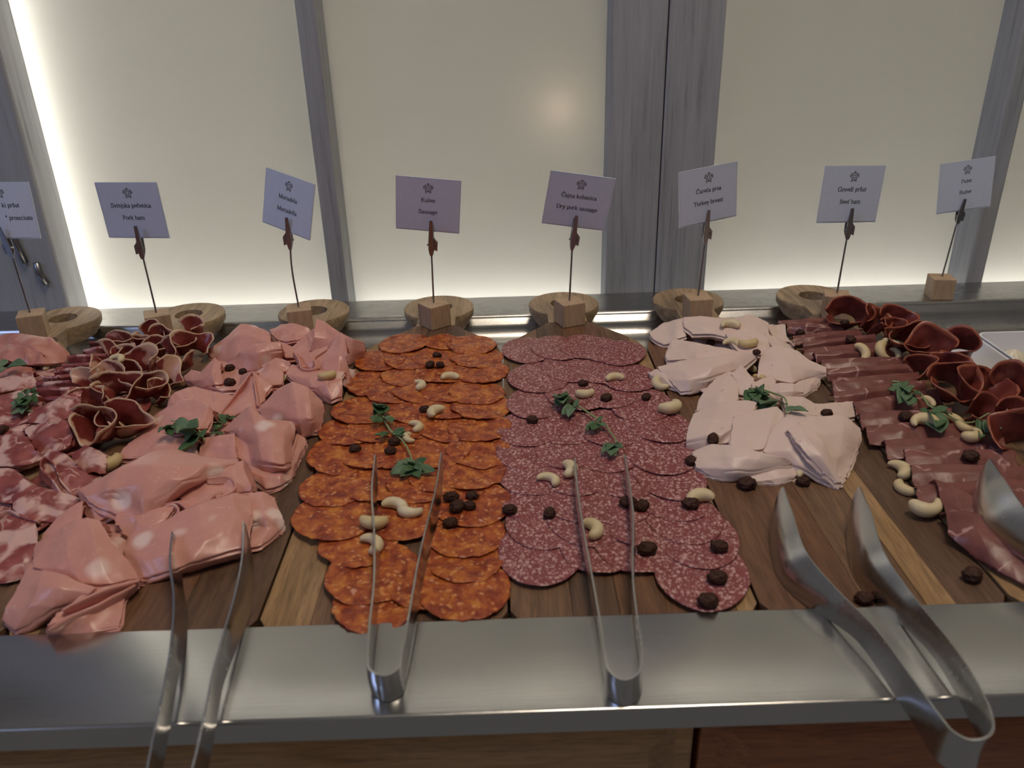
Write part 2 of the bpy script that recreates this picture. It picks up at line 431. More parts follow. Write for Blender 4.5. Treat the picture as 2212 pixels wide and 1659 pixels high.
# hinge on the left post
hg = empty('post_hinge', (-.602, 1.050, -.02)); tag(hg, 'small worn metal hinge on the left post beside the prosciutto clip', 'hinge')
for i, (zz, hh, xx) in enumerate([(.075, .060, -.632), (.030, .030, -.612)]):
    p0 = Vector((xx, 1.0495, zz)); vs, fs = tube_vf([p0 + Vector((0, 0, hh * .5)), p0, p0 - Vector((-.006, 0, hh * .5))], [.004, .0045, .004], 10)
    child('hinge_knuckle', vs, fs, M_CLIP, hg)
def pane(n, x0, x1):
    y0, y1 = GY, GY + .004
    v, f = box_vf(x0, x1, y0, y1, PZ0 + .001, PZ1 - .001)
    o = mobj('window_%d' % n, v, f, M_PANEL, smooth=False, fix=False)
    o.data.materials.append(M_CLEAR)
    for k, p in enumerate(o.data.polygons): p.material_index = 0 if k == 2 else 1
    tag(o, kind='structure')
pane(1, -.600, -.2200); pane(2, -.2195, .1500); pane(3, .2640, .6440); pane(4, .6445, 1.12)
def led(x0, x1, y0, y1, z0, z1, label, mat=None):
    v, f = box_vf(x0, x1, y0, y1, z0, z1)
    tag(mobj('led_strip', v, f, mat or M_LED, smooth=False), label, 'light strip')
for n, (x0, x1, lb) in enumerate([(-.585, -.235, 'left'), (-.205, .135, 'middle'), (.28, .63, 'right'), (.66, 1.05, 'far right')]):
    led(x0, x1, 1.122, 1.132, PZ1 - .012, PZ1 - .004, 'added unseen light strip along the top behind the %s frosted panel' % lb)  # top strips are added, out of view, to brighten what the shelf reflects
    led(x0, x1, 1.126, 1.136, PZ0 + .020, PZ0 + .028, 'glowing light strip along the bottom behind the %s frosted panel' % lb)
led(-.594, -.589, 1.118, 1.126, PZ0 + .02, PZ1 - .02, 'upright glowing light strip behind the left post', M_LEDV)
bp = PY(1205, 222, 1.135)
vs, fs = tube_vf([bp + Vector((0, .012, -.010)), bp + Vector((0, .006, -.008)), bp, bp + Vector((0, -.005, .006)), bp + Vector((0, -.006, .008))], [.004, .009, .012, .008, .003], 14)
tag(mobj('small_bulb', vs, fs, M_BULB), 'small warm bulb glowing faintly through the middle frosted panel', 'light bulb')
v, f = box_vf(-.62, -.60, 1.106, BACKY, PZ0, PZ1)
tag(mobj('wall_left', v, f, M_WHITE, smooth=False), kind='structure')
v, f = box_vf(1.12, 1.14, 1.056, BACKY, PZ0, PZ1)
tag(mobj('wall_right', v, f, M_WHITE, smooth=False), kind='structure')

# ================================================================== BOARDS
BW, BT = .0765, .022
B0 = .3885
HC, HR, NECK = .568, .0435, .0225
def w_sh(y):
    if y < .415: return BW
    s = min(1.0, (y - .415) / .091)
    return NECK + (BW - NECK) * (1 - s ** 1.8) ** 1.35
SH = [(.415 + .091 * i / 200, w_sh(.415 + .091 * i / 200)) for i in range(201)]
def y_end(x):
    x = abs(x)
    if x <= NECK + .0015: return .503
    for y, w in SH:
        if w <= x: return y
    return .506
def y_start(x, R=.009):
    x = abs(x); k = x - (BW - R)
    if k <= 0: return 0.0
    return R - math.sqrt(max(0, R * R - k * k))
def make_board(xc, label, staves, hcol, skew=0.0):
    root = empty('serving_board', (xc, B0, -BT)); tag(root, label, 'board', 'handled serving boards')
    def X(x, y): return (xc + x + skew * y, B0 + y)
    for (a, b, col) in staves:
        a2, b2 = a * BW + (.0002 if a > -1 else 0), b * BW - (.0002 if b < 1 else 0)
        n = max(3, int((b2 - a2) / .004)); vs, fs = [], []
        zt = -random.random() * .0003
        ys = lambda x: [y_start(x) + (y_end(x) - y_start(x)) * t for t in (0, .25, .5, .75, 1)]
        for i in range(n + 1):
            x = a2 + (b2 - a2) * i / n
            xe = max(-BW * .9995, min(BW * .9995, x))
            for y in ys(xe): vs.append((*X(x, y), zt))
            for y in ys(xe): vs.append((*X(x * .995, y), -BT))
        for i in range(n):
            p, q = i * 10, (i + 1) * 10
            for k in range(4):
                fs.append((p + k, q + k, q + k + 1, p + k + 1)); fs.append((p + 5 + k, p + 6 + k, q + 6 + k, q + 5 + k))
            fs.append((p, p + 5, q + 5, q)); fs.append((p + 4, q + 4, q + 9, p + 9))
        for p in (0, n * 10):
            for k in range(4): fs.append((p + k, p + k + 1, p + 6 + k, p + 5 + k))
        o = child('stave', vs, fs, M_BOARD, root, smooth=False); o.color = (*col, 1)
    # handle: neck + disc with a hole
    pts = []
    N = 70
    for i in range(N + 1):
        t = i / N; y = .503 + (HC + HR - .503) * (1 - (1 - t) ** 1.9)
        wd_ = math.sqrt(max(0, HR * HR - (y - HC) ** 2)) if y > HC - HR else 0
        k = .006
        hmax = max(NECK, wd_) if y < HC else wd_
        if y < HC: hmax = math.log(math.exp(NECK / k) + math.exp(wd_ / k)) * k - k * math.log(2) * math.exp(-abs(wd_ - NECK) / k) * (1 if wd_ > 0 else 0)
        if y < HC: hmax = max(hmax, NECK)
        if HC - .012 < y < HC: hmax = min(hmax, HR)
        pts.append((hmax, y))
    outl = pts + [(-x, y) for x, y in reversed(pts[:-1])]
    n0 = 8
    outl += [(-NECK + 2 * NECK * i / n0, .503) for i in range(1, n0)]
    n = len(outl); HRAD = .0165; hc = (0.0, HC)
    rings = []
    def ring(f, z): rings.append([(*X(*f(p)), z) for p in outl])
    def inner(p):
        a = math.atan2(p[1] - hc[1], p[0] - hc[0]); return (hc[0] + HRAD * math.cos(a), hc[1] + HRAD * math.sin(a))
    def shrink(k):
        def g(p):
            wgt = max(0, min(1, (p[1] - .512) / .02)); kk = 1 - (1 - k) * wgt
            return (p[0] * kk, hc[1] + (p[1] - hc[1]) * kk if p[1] > hc[1] else p[1])
        return g
    ring(inner, -BT); ring(inner, 0); ring(shrink(.975), 0); ring(shrink(1.0), -.0015); ring(shrink(.985), -.009); ring(shrink(.80), -BT)
    vs = [p for r_ in rings for p in r_]; fs = []
    R_ = len(rings)
    for i in range(R_):
        j = (i + 1) % R_
        for k in range(n):
            k2 = (k + 1) % n; fs.append((i * n + k, i * n + k2, j * n + k2, j * n + k))
    o = child('handle', vs, fs, M_BOARD, root); o.color = (*hcol, 1); auto_smooth(o, 38)
    return root
DK, MD, LT, RD = (.175, .100, .062), (.26, .150, .085), (.46, .29, .145), (.23, .115, .062)
HND = (.56, .41, .26)  # lighter than the staves: grazing backlight on the handles put into their colour
def board_set():
    make_board(-.5445, 'wooden board under the pale prosciutto, at the left edge', [(-1, -.3, MD), (-.3, .4, DK), (.4, 1, LT)], HND)
    make_board(-.3895, 'wooden board under the dark pork ham slices', [(-1, -.4, MD), (-.4, .3, LT), (.3, 1, MD)], HND)
    make_board(-.2345, 'dark wooden board under the folded mortadella', [(-1, -.72, LT), (-.72, -.2, DK), (-.2, .35, RD), (.35, 1, DK)], HND)
    make_board(-.0795, 'wooden board with a pale left strip under the orange sausage slices', [(-1, -.58, LT), (-.58, -.1, MD), (-.1, .45, DK), (.45, 1, MD)], HND)
    make_board(.0755, 'wooden board under the marbled salami slices', [(-1, -.5, MD), (-.5, -.12, DK), (-.12, .5, RD), (.5, .82, MD), (.82, 1, LT)], HND)
    make_board(.2305, 'dark wooden board under the pale turkey breast, with a tan stripe', [(-1, -.15, RD), (-.15, .32, MD), (.32, .56, LT), (.56, 1, DK)], HND)
    make_board(.3860, 'wooden board under the beef ham, handle lying beside its card block', [(-1, -.6, LT), (-.6, .1, DK), (.1, .6, MD), (.6, 1, DK)], HND)
board_set()

# ================================================================== CARD STANDS
def A(cx, cy, rx, ry, a0, a1, n=10):
    return [(cx + rx * math.cos(math.radians(a0 + (a1 - a0) * i / n)), cy + ry * math.sin(math.radians(a0 + (a1 - a0) * i / n))) for i in range(n + 1)]
def sf(x, y, w=.075): return [(x - w, y), (x + w, y)]
xh, cp, de = .45, .66, -.2
G = {}
G['a'] = (.44, [A(.19, .34, .13, .11, 150, 0, 6) + [(.32, .08), (.36, .01), (.41, .03)], [(.32, .27)] + A(.18, .125, .12, .125, 80, 290, 8) + [(.32, .10)]])
G['e'] = (.43, [[(.08, .25), (.36, .25)] + A(.22, .25, .15, .2, 0, 320, 14)])
G['c'] = (.41, [A(.22, .225, .16, .225, 45, 320, 14)])
G['o'] = (.48, [A(.24, .225, .18, .225, 0, 360, 18)])
G['n'] = (.50, [[(.11, 0), (.11, .43)], sf(.11, 0), [(.03, .42), (.11, .44)], [(.11, .34)] + A(.26, .32, .13, .12, 150, 0, 8) + [(.39, 0)], sf(.39, 0)])
G['m'] = (.78, [[(.11, 0), (.11, .43)], sf(.11, 0), [(.03, .42), (.11, .44)], [(.11, .34)] + A(.25, .32, .13, .12, 150, 0, 8) + [(.38, 0)], sf(.38, 0), [(.38, .34)] + A(.53, .32, .13, .12, 150, 0, 8) + [(.66, 0)], sf(.66, 0)])
G['h'] = (.50, [[(.11, 0), (.11, .67)], sf(.11, 0), [(.03, .66), (.11, .68)], [(.11, .34)] + A(.26, .32, .13, .12, 150, 0, 8) + [(.39, 0)], sf(.39, 0)])
G['u'] = (.50, [[(.11, .43), (.11, .14)] + A(.23, .14, .12, .13, 180, 330, 8) + [(.39, .14)], [(.03, .43), (.11, .43)], [(.39, .43), (.39, .02), (.46, .02)], [(.31, .43), (.39, .43)]])
G['r'] = (.36, [[(.11, 0), (.11, .43)], sf(.11, 0), [(.03, .42), (.11, .44)], [(.11, .30), (.18, .41), (.26, .44), (.32, .40)]])
G['i'] = (.27, [[(.13, 0), (.13, .43)], sf(.13, 0), [(.05, .42), (.13, .44)], [(.13, .57), (.13, .65)]])
G['j'] = (.27, [[(.15, .43), (.15, -.10), (.10, -.19), (.01, -.17)], [(.07, .42), (.15, .44)], [(.15, .57), (.15, .65)]])
G['l'] = (.27, [[(.13, 0), (.13, .67)], sf(.13, 0), [(.05, .66), (.13, .68)]])
G['k'] = (.50, [[(.11, 0), (.11, .67)], sf(.11, 0), [(.03, .66), (.11, .68)], [(.11, .18), (.36, .42)], sf(.37, .43, .07), [(.20, .26), (.42, .01)], sf(.43, 0, .07)])
G['d'] = (.50, [A(.21, .22, .15, .22, 40, 320, 14), [(.38, .67), (.38, 0), (.46, .02)], [(.30, .66), (.38, .68)]])
G['b'] = (.50, [[(.11, .67), (.11, .02)], [(.03, .66), (.11, .68)], A(.27, .22, .16, .22, 140, -140, 14)])
G['p'] = (.50, [[(.11, .43), (.11, -.2)], [(.03, .42), (.11, .44)], sf(.11, -.2), A(.27, .22, .16, .22, 140, -140, 14)])
G['g'] = (.48, [A(.21, .30, .13, .14, 0, 360, 14), [(.30, .42), (.45, .42)], [(.14, .17), (.10, .08), (.36, .04)] + A(.22, -.08, .17, .12, 40, -200, 12)])
G['s'] = (.37, [A(.18, .33, .12, .11, 30, 230, 8) + A(.18, .115, .13, .115, 70, -150, 10)])
G['t'] = (.29, [[(.12, .55), (.12, .08), (.17, .01), (.27, .05)], [(.02, .42), (.26, .42)]])
G['v'] = (.47, [[(.08, .43), (.24, 0)], [(.24, 0), (.39, .43)], sf(.08, .43, .08), sf(.39, .43, .07)])
G['y'] = (.47, [[(.08, .43), (.24, .02)], [(.39, .43), (.20, -.12), (.12, -.2), (.04, -.17)], sf(.08, .43, .08), sf(.39, .43, .07)])
G['f'] = (.31, [[(.13, 0), (.13, .52), (.18, .64), (.31, .63)], sf(.13, 0), [(.03, .42), (.25, .42)]])
G['S'] = (.54, [A(.27, .50, .18, .16, 30, 230, 9) + A(.27, .17, .2, .17, 70, -150, 11), [(.44, .66), (.44, .50)], [(.07, .16), (.07, .0)]])
G['P'] = (.56, [[(.14, 0), (.14, .66)], sf(.14, 0, .09), [(.05, .66), (.30, .66)] + A(.30, .49, .18, .17, 90, -90, 10) + [(.14, .32)]])
G['B'] = (.63, [[(.14, 0), (.14, .66)], [(.05, .66), (.32, .66)] + A(.32, .51, .17, .15, 90, -90, 10) + [(.14, .36)], [(.32, .36)] + A(.34, .18, .20, .18, 90, -90, 10) + [(.05, 0)]])
G['D'] = (.70, [[(.15, 0), (.15, .66)], [(.05, .66), (.30, .66)] + A(.30, .33, .33, .33, 90, -90, 16) + [(.05, 0)]])
G['K'] = (.70, [[(.15, 0), (.15, .66)], sf(.15, 0, .09), sf(.15, .66, .09), [(.15, .28), (.52, .64)], sf(.53, .66, .09), [(.28, .40), (.58, .01)], sf(.60, 0, .09)])
G['M'] = (.88, [[(.12, 0), (.14, .66)], sf(.12, 0, .08), [(.05, .66), (.16, .66)], [(.15, .66), (.43, .02)], [(.43, .02), (.72, .66)], [(.73, .66), (.74, 0)], sf(.75, 0, .09), [(.72, .66), (.83, .66)]])
G['T'] = (.60, [[(.30, 0), (.30, .66)], sf(.30, 0, .1), [(.04, .52), (.06, .66), (.54, .66), (.56, .52)]])
G['C'] = (.64, [A(.35, .33, .28, .34, 40, 320, 18), [(.57, .68), (.57, .48)]])
G['G'] = (.70, [A(.35, .33, .28, .34, 40, 330, 18), [(.57, .68), (.57, .48)], [(.59, .26), (.59, .05)], sf(.59, .27, .1)])
def acc(base, kind, hx, hy):
    adv, st = G[base]
    if kind == 'v': extra = [[(hx - .09, hy + .12), (hx, hy), (hx + .09, hy + .12)]]
    else: extra = [[(hx - .03, hy), (hx + .08, hy + .13)]]
    return (adv, st + extra)
G['č'] = acc('c', 'v', .23, .53); G['ć'] = acc('c', 'a', .22, .53); G['š'] = acc('s', 'v', .18, .53)
G['Č'] = acc('C', 'v', .35, .74); G['Ć'] = acc('C', 'a', .34, .74)
G['đ'] = (G['d'][0], G['d'][1] + [[(.24, .57), (.46, .57)]])
G['"'] = (.36, [[(.10, .66), (.10, .45)], [(.22, .66), (.22, .45)]])
G[' '] = (.25, [])
def strokes_mesh(strokes, em, ox, oz, y, thick=.095, thin=.045):
    vs, fs = [], []
    for st in strokes:
        for (a, b) in zip(st[:-1], st[1:]):
            dx, dz = b[0] - a[0], b[1] - a[1]; L = math.hypot(dx, dz)
            if L < 1e-6: continue
            ux, uz = dx / L, dz / L
            w = .5 * (thin + (thick - thin) * abs(uz)); e = w * .6
            nx, nz = -uz * w, ux * w
            q = [(a[0] - ux * e + nx, a[1] - uz * e + nz), (a[0] - ux * e - nx, a[1] - uz * e - nz), (b[0] + ux * e - nx, b[1] + uz * e - nz), (b[0] + ux * e + nx, b[1] + uz * e + nz)]
            i = len(vs)
            vs += [(ox + p[0] * em, y, oz + p[1] * em) for p in q]; fs.append((i, i + 1, i + 2, i + 3))
    return vs, fs
def text_mesh(s, em, zc, y, xright=None):
    tot = sum(G[c][0] for c in s) * em
    x = -tot / 2 if xright is None else xright - tot
    V, F = [], []
    for c in s:
        adv, st = G[c]
        v, f = strokes_mesh(st, em, x, zc - .22 * em, y); k = len(V)
        V += v; F += [tuple(i + k for i in q) for q in f]; x += adv * em
    return V, F
def turtle():
    st = [A(.0, .0, .36, .42, 0, 360, 20)]
    hx = [(.18 * math.cos(math.radians(60 * k + 30)), .19 * math.sin(math.radians(60 * k + 30))) for k in range(7)]
    st.append(hx)
    for k in range(6):
        a = math.radians(60 * k + 30); st.append([hx[k], (.36 * math.cos(a), .41 * math.sin(a))])
    st.append([(-.09, .40), (-.09, .48), (0, .58), (.09, .48), (.09, .40)])
    for s in (-1, 1):
        st.append([(s * .27, .29), (s * .44, .32), (s * .54, .12), (s * .52, -.06), (s * .45, .08), (s * .36, .10)])
        st.append([(s * .24, -.31), (s * .34, -.48), (s * .24, -.58), (s * .12, -.40)])
    st.append([(-.04, -.36), (0, -.46), (.04, -.36)])
    return st
CW, CH = .0712, .0616
def menu_card(cx, cy, cz, yaw, roll, pitch, l1, l2, label, cut=False, emx=.0066):
    root = empty('menu_card', (cx, cy, cz)); tag(root, label, 'card', 'menu cards on wooden blocks')
    M = Matrix.Rotation(math.radians(yaw), 3, 'Z') @ Matrix.Rotation(math.radians(pitch), 3, 'X') @ Matrix.Rotation(math.radians(roll), 3, 'Y')
    root.rotation_euler = M.to_euler()
    v, f = box_vf(-CW / 2, CW / 2, -.0002, .0010, -CH / 2, CH / 2)
    s = link('plastic_sleeve', mk_mesh('plastic_sleeve', v, f, M_SLEEVE, False), None, root)
    e = .0014
    # slightly bowed paper
    vs, fs = [], []; n = 8
    for i in range(n + 1):
        x = -CW / 2 + e + (CW - 2 * e) * i / n; b = -.0004 - .0003 * math.sin(math.pi * i / n)
        for z in (-CH / 2 + e, CH / 2 - e): vs.append((x, b, z))
    for i in range(n): fs.append((2 * i, 2 * i + 2, 2 * i + 3, 2 * i + 1))
    link('paper', mk_mesh('paper', vs, fs, M_CARD, True), None, root)
    ty = -.00085
    if cut:
        t1 = text_mesh(l1, emx, .0055, ty, xright=.0195); t2 = text_mesh(l2, emx, -.0082, ty, xright=.0315)
    else:
        t1 = text_mesh(l1, emx, .0052, ty); t2 = text_mesh(l2, emx, -.0082, ty)
    link('printed_text', mk_mesh('printed_text', *t1, M_INK, False), None, root)
    link('printed_text', mk_mesh('printed_text', *t2, M_INK, False), None, root)
    tv, tf = strokes_mesh(turtle(), .0096, 0, .0196, ty, .055, .05)
    link('turtle_emblem', mk_mesh('turtle_emblem', tv, tf, M_EMB, False), None, root)
BSZ = .0275
def card_holder(bx, by, bz, rot, tip, joint, endp, cy, label, bend=None, lever=1):
    root = empty('card_holder', (bx, by, bz)); tag(root, label, 'card holder', 'wooden block card holders')
    h = BSZ / 2; v, f = box_vf(-h, h, -h, h, 0, BSZ)
    Rm = Matrix.Rotation(math.radians(rot), 3, 'Z')
    b = link('wooden_block', mk_mesh('wooden_block', [Rm @ Vector(p) for p in v], f, M_BLOCK, False), None, root); bevel(b, .0009, 2)
    top = Vector((bx, by, bz + BSZ))
    jp = PY(*joint, cy - .001); tp = PY(*tip, cy - .004)
    ctl = [top - Vector((0, 0, .006))]
    ctl.append(top + (jp - top) * .03)
    if bend: ctl.append(PY(*bend, by))
    ctl.append(jp)
    child('wire', *tube_vf(catmull(ctl, 16), .00105, 8), M_CLIP, root)
    clip = empty('clip', Vector((0, 0, 0))); clip.parent = root; clip.location = jp - root.location
    d = (tp - jp); L = d.length; d.normalize()
    side = d.cross(Vector((0, 1, 0))).normalized(); nrm = side.cross(d).normalized()
    if nrm.y > 0: nrm = -nrm
    # front jaw: tapered channel bar
    prof = [(-.10, .0016), (-.02, .0026), (.10, .0034), (.30, .0034), (.65, .0026), (1.0, .0018)]
    def jaw(off0, off1, sgn, nm, l0=0.0, l1=1.0):
        vs, fs = [], []
        for (t, w) in prof:
            tt = l0 + t * (l1 - l0)
            c = jp + d * (L * tt) + nrm * (off0 + (off1 - off0) * t)
            for (sx, nz) in ((-1, 0), (-.8, .0016), (.8, .0016), (1, 0), (.8, -.0004), (-.8, -.0004)):
                vs.append(c + side * (sx * w) + nrm * (nz * sgn))
        for i in range(len(prof) - 1):
            for k in range(6): fs.append((i * 6 + k, i * 6 + (k + 1) % 6, (i + 1) * 6 + (k + 1) % 6, (i + 1) * 6 + k))
        fs.append(tuple(range(6))); fs.append(tuple(range((len(prof) - 1) * 6, len(prof) * 6)))
        o = child(nm, vs, fs, M_CLIP, clip); auto_smooth(o, 40)
    jaw(.0012, .0030, 1, 'front_jaw')
    jaw(-.0012, -.0060, -1, 'rear_jaw', .05, .85)
    # lever ear + rivet
    c = jp + d * (L * .20) + side * (.0036 * lever)
    v = [c + side * (lever * a) + d * b + nrm * n_ for (a, b, n_) in ((-.001, -.004, .001), (.003, -.006, .001), (.0035, .004, .001), (-.001, .010, .001), (-.001, -.004, -.003), (.003, -.006, -.003), (.0035, .004, -.003), (-.001, .010, -.003))]
    child('lever_ear', v, [(0, 1, 2, 3), (7, 6, 5, 4), (0, 4, 5, 1), (1, 5, 6, 2), (2, 6, 7, 3), (3, 7, 4, 0)], M_CLIP, clip, smooth=False)
    rp = jp + d * (L * .24) + nrm * .001
    child('rivet', *tube_vf([rp - side * .0048, rp + side * .0048], .0011, 8), M_CLIP, clip)
YB = [.9022, .8891, .8936, .8940, .8880, .8906, .8859, .9992]
BX = [-.5495, -.3982, -.2361, -.0800, .0767, .2260, .3854, .5684]
ROT = [20, 24, 14, 38, 20, 6, -18, -8]
CLIPS = [((0, 487), (26, 550), (62, 670), None), ((295, 486), (308, 552), (339, 676), None), ((620, 468), (627, 532), (644, 658), (631, 585)), ((931, 475), (932, 545), (936, 652), None),
         ((1245, 464), (1236, 533), (1227, 650), None), ((1530, 452), (1523, 520), (1507, 632), None), ((1839, 448), (1830, 510), (1812, 630), None), ((2082, 428), (2068, 478), (2036, 592), None)]
CARDS = [(-.5453, .1463, -5, 0.2, -4, 'ki pršut', '" proscciuto', 'prosciutto'), (-.3994, .1453, -8, -.1, 2.6, 'Svinjska pečenica', 'Pork ham', 'pork ham'),
         (-.2315, .1468, -31, 10.4, -7, 'Mortadela', 'Mortadella', 'mortadella'), (-.0788, .1409, -3.6, 5.9, 9, 'Kulen', 'Sausage', 'kulen sausage'),
         (.0855, .1416, -.3, 9.3, 11, 'Čajna kobasica', 'Dry pork sausage', 'dry pork sausage'), (.2285, .1439, 16.7, -5.2, 1.4, 'Ćureća prsa', 'Turkey breast', 'turkey breast'),
         (.3841, .1408, 8.8, 2.9, -2, 'Goveđi pršut', 'Beef ham', 'beef ham'), (.5741, .1219, 6.6, -4.9, -3, 'Puter', 'Butter', 'butter')]
for i in range(8):
    cx, cz, yaw, roll, pit, l1, l2, nm = CARDS[i]
    menu_card(cx, YB[i], cz, yaw, roll, pit, l1, l2, 'white printed %s card held up by a clip on a wooden block' % nm, cut=(i == 0))
    t_, j_, e_, bd = CLIPS[i]
    card_holder(BX[i], YB[i], 0.0 if i < 7 else LEDZ, ROT[i], t_, j_, e_, YB[i], 'wooden block with wire and clip holding the %s card' % nm, bd, lever=(1 if i in (0, 1, 2) else -1))

# ================================================================== SLICED MEATS
CA = (340, 680, 4.809); CB = (0, 940, 3.456); CC = (0, 690, 4.809); CD = (1380, 640, 3.607); CE = (1660, 620, 2.440)
def cpx(crop, x, y): return crop[0] + x / crop[2], crop[1] + y / crop[2]
def cw(crop, p):
    px, py = cpx(crop, p[0], p[1]); return P(px, py, p[2] * .01)
SEED = [0]
def sheet(name, crop, rows, mat, label, cat, group, th=.0016, tb=True, tf=True, k=.12, amp=1.0, nu=40, nv=34, zs=1.0, rag=.0006, wr=1.3, ten=.14, dbl=0.0):
    """a thin slice of meat draped through rows of points (back to front) lying on the pile"""
    SEED[0] += 1; sd = SEED[0] * 3.7
    R_ = [[cw(crop, (p[0], p[1], p[2] * zs)) for p in r] for r in rows]
    if tb:
        R_ = [[Vector((p.x, p.y + .004 + .25 * max(0, p.z), max(.001, p.z * .45))) for p in R_[0]]] + R_
    if tf:
        R_ = R_ + [[Vector((p.x, p.y + .005, max(.0008, p.z - .004))) for p in R_[-1]]]
    nr = len(R_)
    dense = [catmull(r, 4 * nu, ten) for r in R_]
    cols = [catmull([dense[j][i] for j in range(nr)], 4 * nv, ten) for i in range(4 * nu)]
    wa = random.Random(SEED[0]).uniform(-.9, .9) + (0 if SEED[0] % 2 else .8); wc, ws = math.cos(wa), math.sin(wa)
    vs, fs = [], []
    def smp(u, v):
        a = min(max(u, 0), .99999) * (4 * nu - 1); b = min(max(v, 0), .99999) * (4 * nv - 1)
        i, j = int(a), int(b); fa, fb = a - i, b - j
        return (cols[i][j] * (1 - fa) + cols[i + 1][j] * fa) * (1 - fb) + (cols[i][j + 1] * (1 - fa) + cols[i + 1][j + 1] * fa) * fb
    for i in range(nu):
        for j in range(nv):
            s, t = i / (nu - 1) * 2 - 1, j / (nv - 1) * 2 - 1
            s2, t2 = s * math.sqrt(1 - k * t * t), t * math.sqrt(1 - k * s * s)
            p = smp(.5 + .5 * s2, .5 + .5 * t2).copy()
            q = Vector((p.x, p.y, p.z + sd))
            d = mnoise.noise_vector(q * 70) * .0011 * amp + mnoise.noise_vector(q * 190) * .00035 * amp
            if rag and (i in (0, nu - 1) or j in (0, nv - 1)): d += mnoise.noise_vector(q * 420) * rag
            w1, w2 = p.x * wc + p.y * ws, -p.x * ws + p.y * wc
            rg = 1 - 2.2 * abs(mnoise.noise(Vector((w1 * 48, w2 * 15 + p.z * 20, sd))))
            rg2 = mnoise.noise(Vector((w1 * 30, w2 * 12, sd + 9)))
            d += Vector((0, -.4, .9)) * (wr * (.0011 * rg * max(0, rg) + .0022 * rg2))
            p += d
            p.z = max(p.z, .0006)
            vs.append(p)
    for i in range(nu - 1):
        for j in range(nv - 1):
            fs.append((i * nv + j, i * nv + j + 1, (i + 1) * nv + j + 1, (i + 1) * nv + j))
    if dbl:
        # the slice is folded over: its lower half shows below the open edges
        c0 = sum(vs, Vector((0, 0, 0))) / len(vs); n1 = len(vs); low = []
        for p in vs:
            q = c0 + (p - c0) * (1.0 + .035 * dbl); d = mnoise.noise_vector(Vector((p.x * 40, p.y * 40, sd + 31))) * .003 * dbl
            q += d + Vector((0, -.0012 * dbl, -.0034)); q.z = max(q.z, .0005); low.append(q)
        vs += low; fs += [tuple(i + n1 for i in q) for q in fs]
    up = Vector((0, 0, 0))
    for q in fs:
        a, b, c, d = (vs[x] for x in q); up += (c - a).cross(d - b)
    if up.dot(Vector((0, -.6, .8))) < 0: fs = [tuple(reversed(q)) for q in fs]
    o = mobj(name, vs, fs, mat, fix=False)
    m = o.modifiers.new('thickness', 'SOLIDIFY'); m.thickness = th; m.offset = -1.0
    m = o.modifiers.new('soft_edge', 'BEVEL'); m.width = th * .35; m.segments = 2; m.limit_method = 'ANGLE'; m.angle_limit = math.radians(60)
    tag(o, label, cat, group)
    return o

def mort(lb, crop, rows, **kw):
    kw.setdefault('dbl', .55); kw.setdefault('wr', 1.25)
    return sheet('mortadella_slice', crop, rows, M_MORT, lb, 'mortadella slice', 'mortadella slices', **kw)
# far end of the mortadella pile
mort('pink mortadella slice lying at the far back of its pile, before the wooden block', CA, [[(1170, 150, 2), (1300, 100, 2.6), (1420, 95, 2.8), (1590, 150, 2.4)], [(1180, 200, 1.8), (1300, 180, 2.2), (1430, 170, 2.4), (1600, 200, 2.0)], [(1280, 280, 1.6), (1350, 290, 1.6), (1450, 270, 1.8), (1560, 230, 1.8)]])
mort('mortadella slice folded into a high flat peak, farthest left of its pile', CA, [[(515, 360, 1.0), (690, 245, 2.0), (870, 98, 3.2), (1010, 120, 3.0), (1170, 195, 2.6)], [(525, 375, .8), (700, 325, 1.6), (850, 230, 2.6), (1000, 220, 2.9), (1180, 290, 2.3)], [(530, 390, .6), (680, 430, .8), (800, 440, 1.2), (960, 340, 2.0), (1190, 330, 1.9)], [(560, 450, .3), (690, 500, .3), (800, 500, .6), (960, 420, 1.2), (1190, 400, 1.2)]])
mort('mortadella slice sweeping in a trough behind the rolled fold', CA, [[(1250, 270, 1.9), (1400, 330, 1.4), (1550, 210, 2.2), (1660, 120, 3.2)], [(1270, 370, 1.4), (1420, 370, 1.2), (1560, 290, 1.7), (1660, 200, 2.6)], [(1330, 460, .9), (1450, 450, .9), (1570, 410, 1.1), (1650, 340, 1.6)]])
mort('mortadella slice standing in a tall peak at the back right of its pile', CA, [[(1660, 38, 4.2), (1760, 85, 3.9), (1900, 185, 3.3), (2030, 255, 2.7), (2140, 290, 2.0)], [(1620, 240, 3.0), (1760, 240, 2.9), (1900, 290, 2.5), (2030, 330, 2.0), (2140, 350, 1.4)], [(1580, 390, 1.5), (1740, 400, 1.5), (1900, 460, 1.0), (1990, 495, .5), (2120, 430, .4)]])
mort('mortadella slice rolled into a rounded fold with a white fat patch, behind two raisins', CA, [[(700, 520, .8), (860, 385, 2.4), (1020, 300, 3.2), (1150, 288, 3.2), (1285, 290, 3.0)], [(720, 545, .8), (880, 450, 1.9), (1030, 390, 2.7), (1160, 370, 2.7), (1290, 350, 2.6)], [(760, 580, .5), (900, 600, .7), (1050, 580, 1.0), (1180, 510, 1.3), (1290, 430, 1.6)]])
mort('small mortadella flap tucked below the rolled fold', CA, [[(1080, 530, 1.5), (1230, 450, 1.9), (1370, 490, 1.6)], [(1120, 560, 1.2), (1250, 530, 1.4), (1370, 540, 1.2)], [(1180, 590, 1.0), (1260, 600, 1.0), (1330, 590, .9)]])
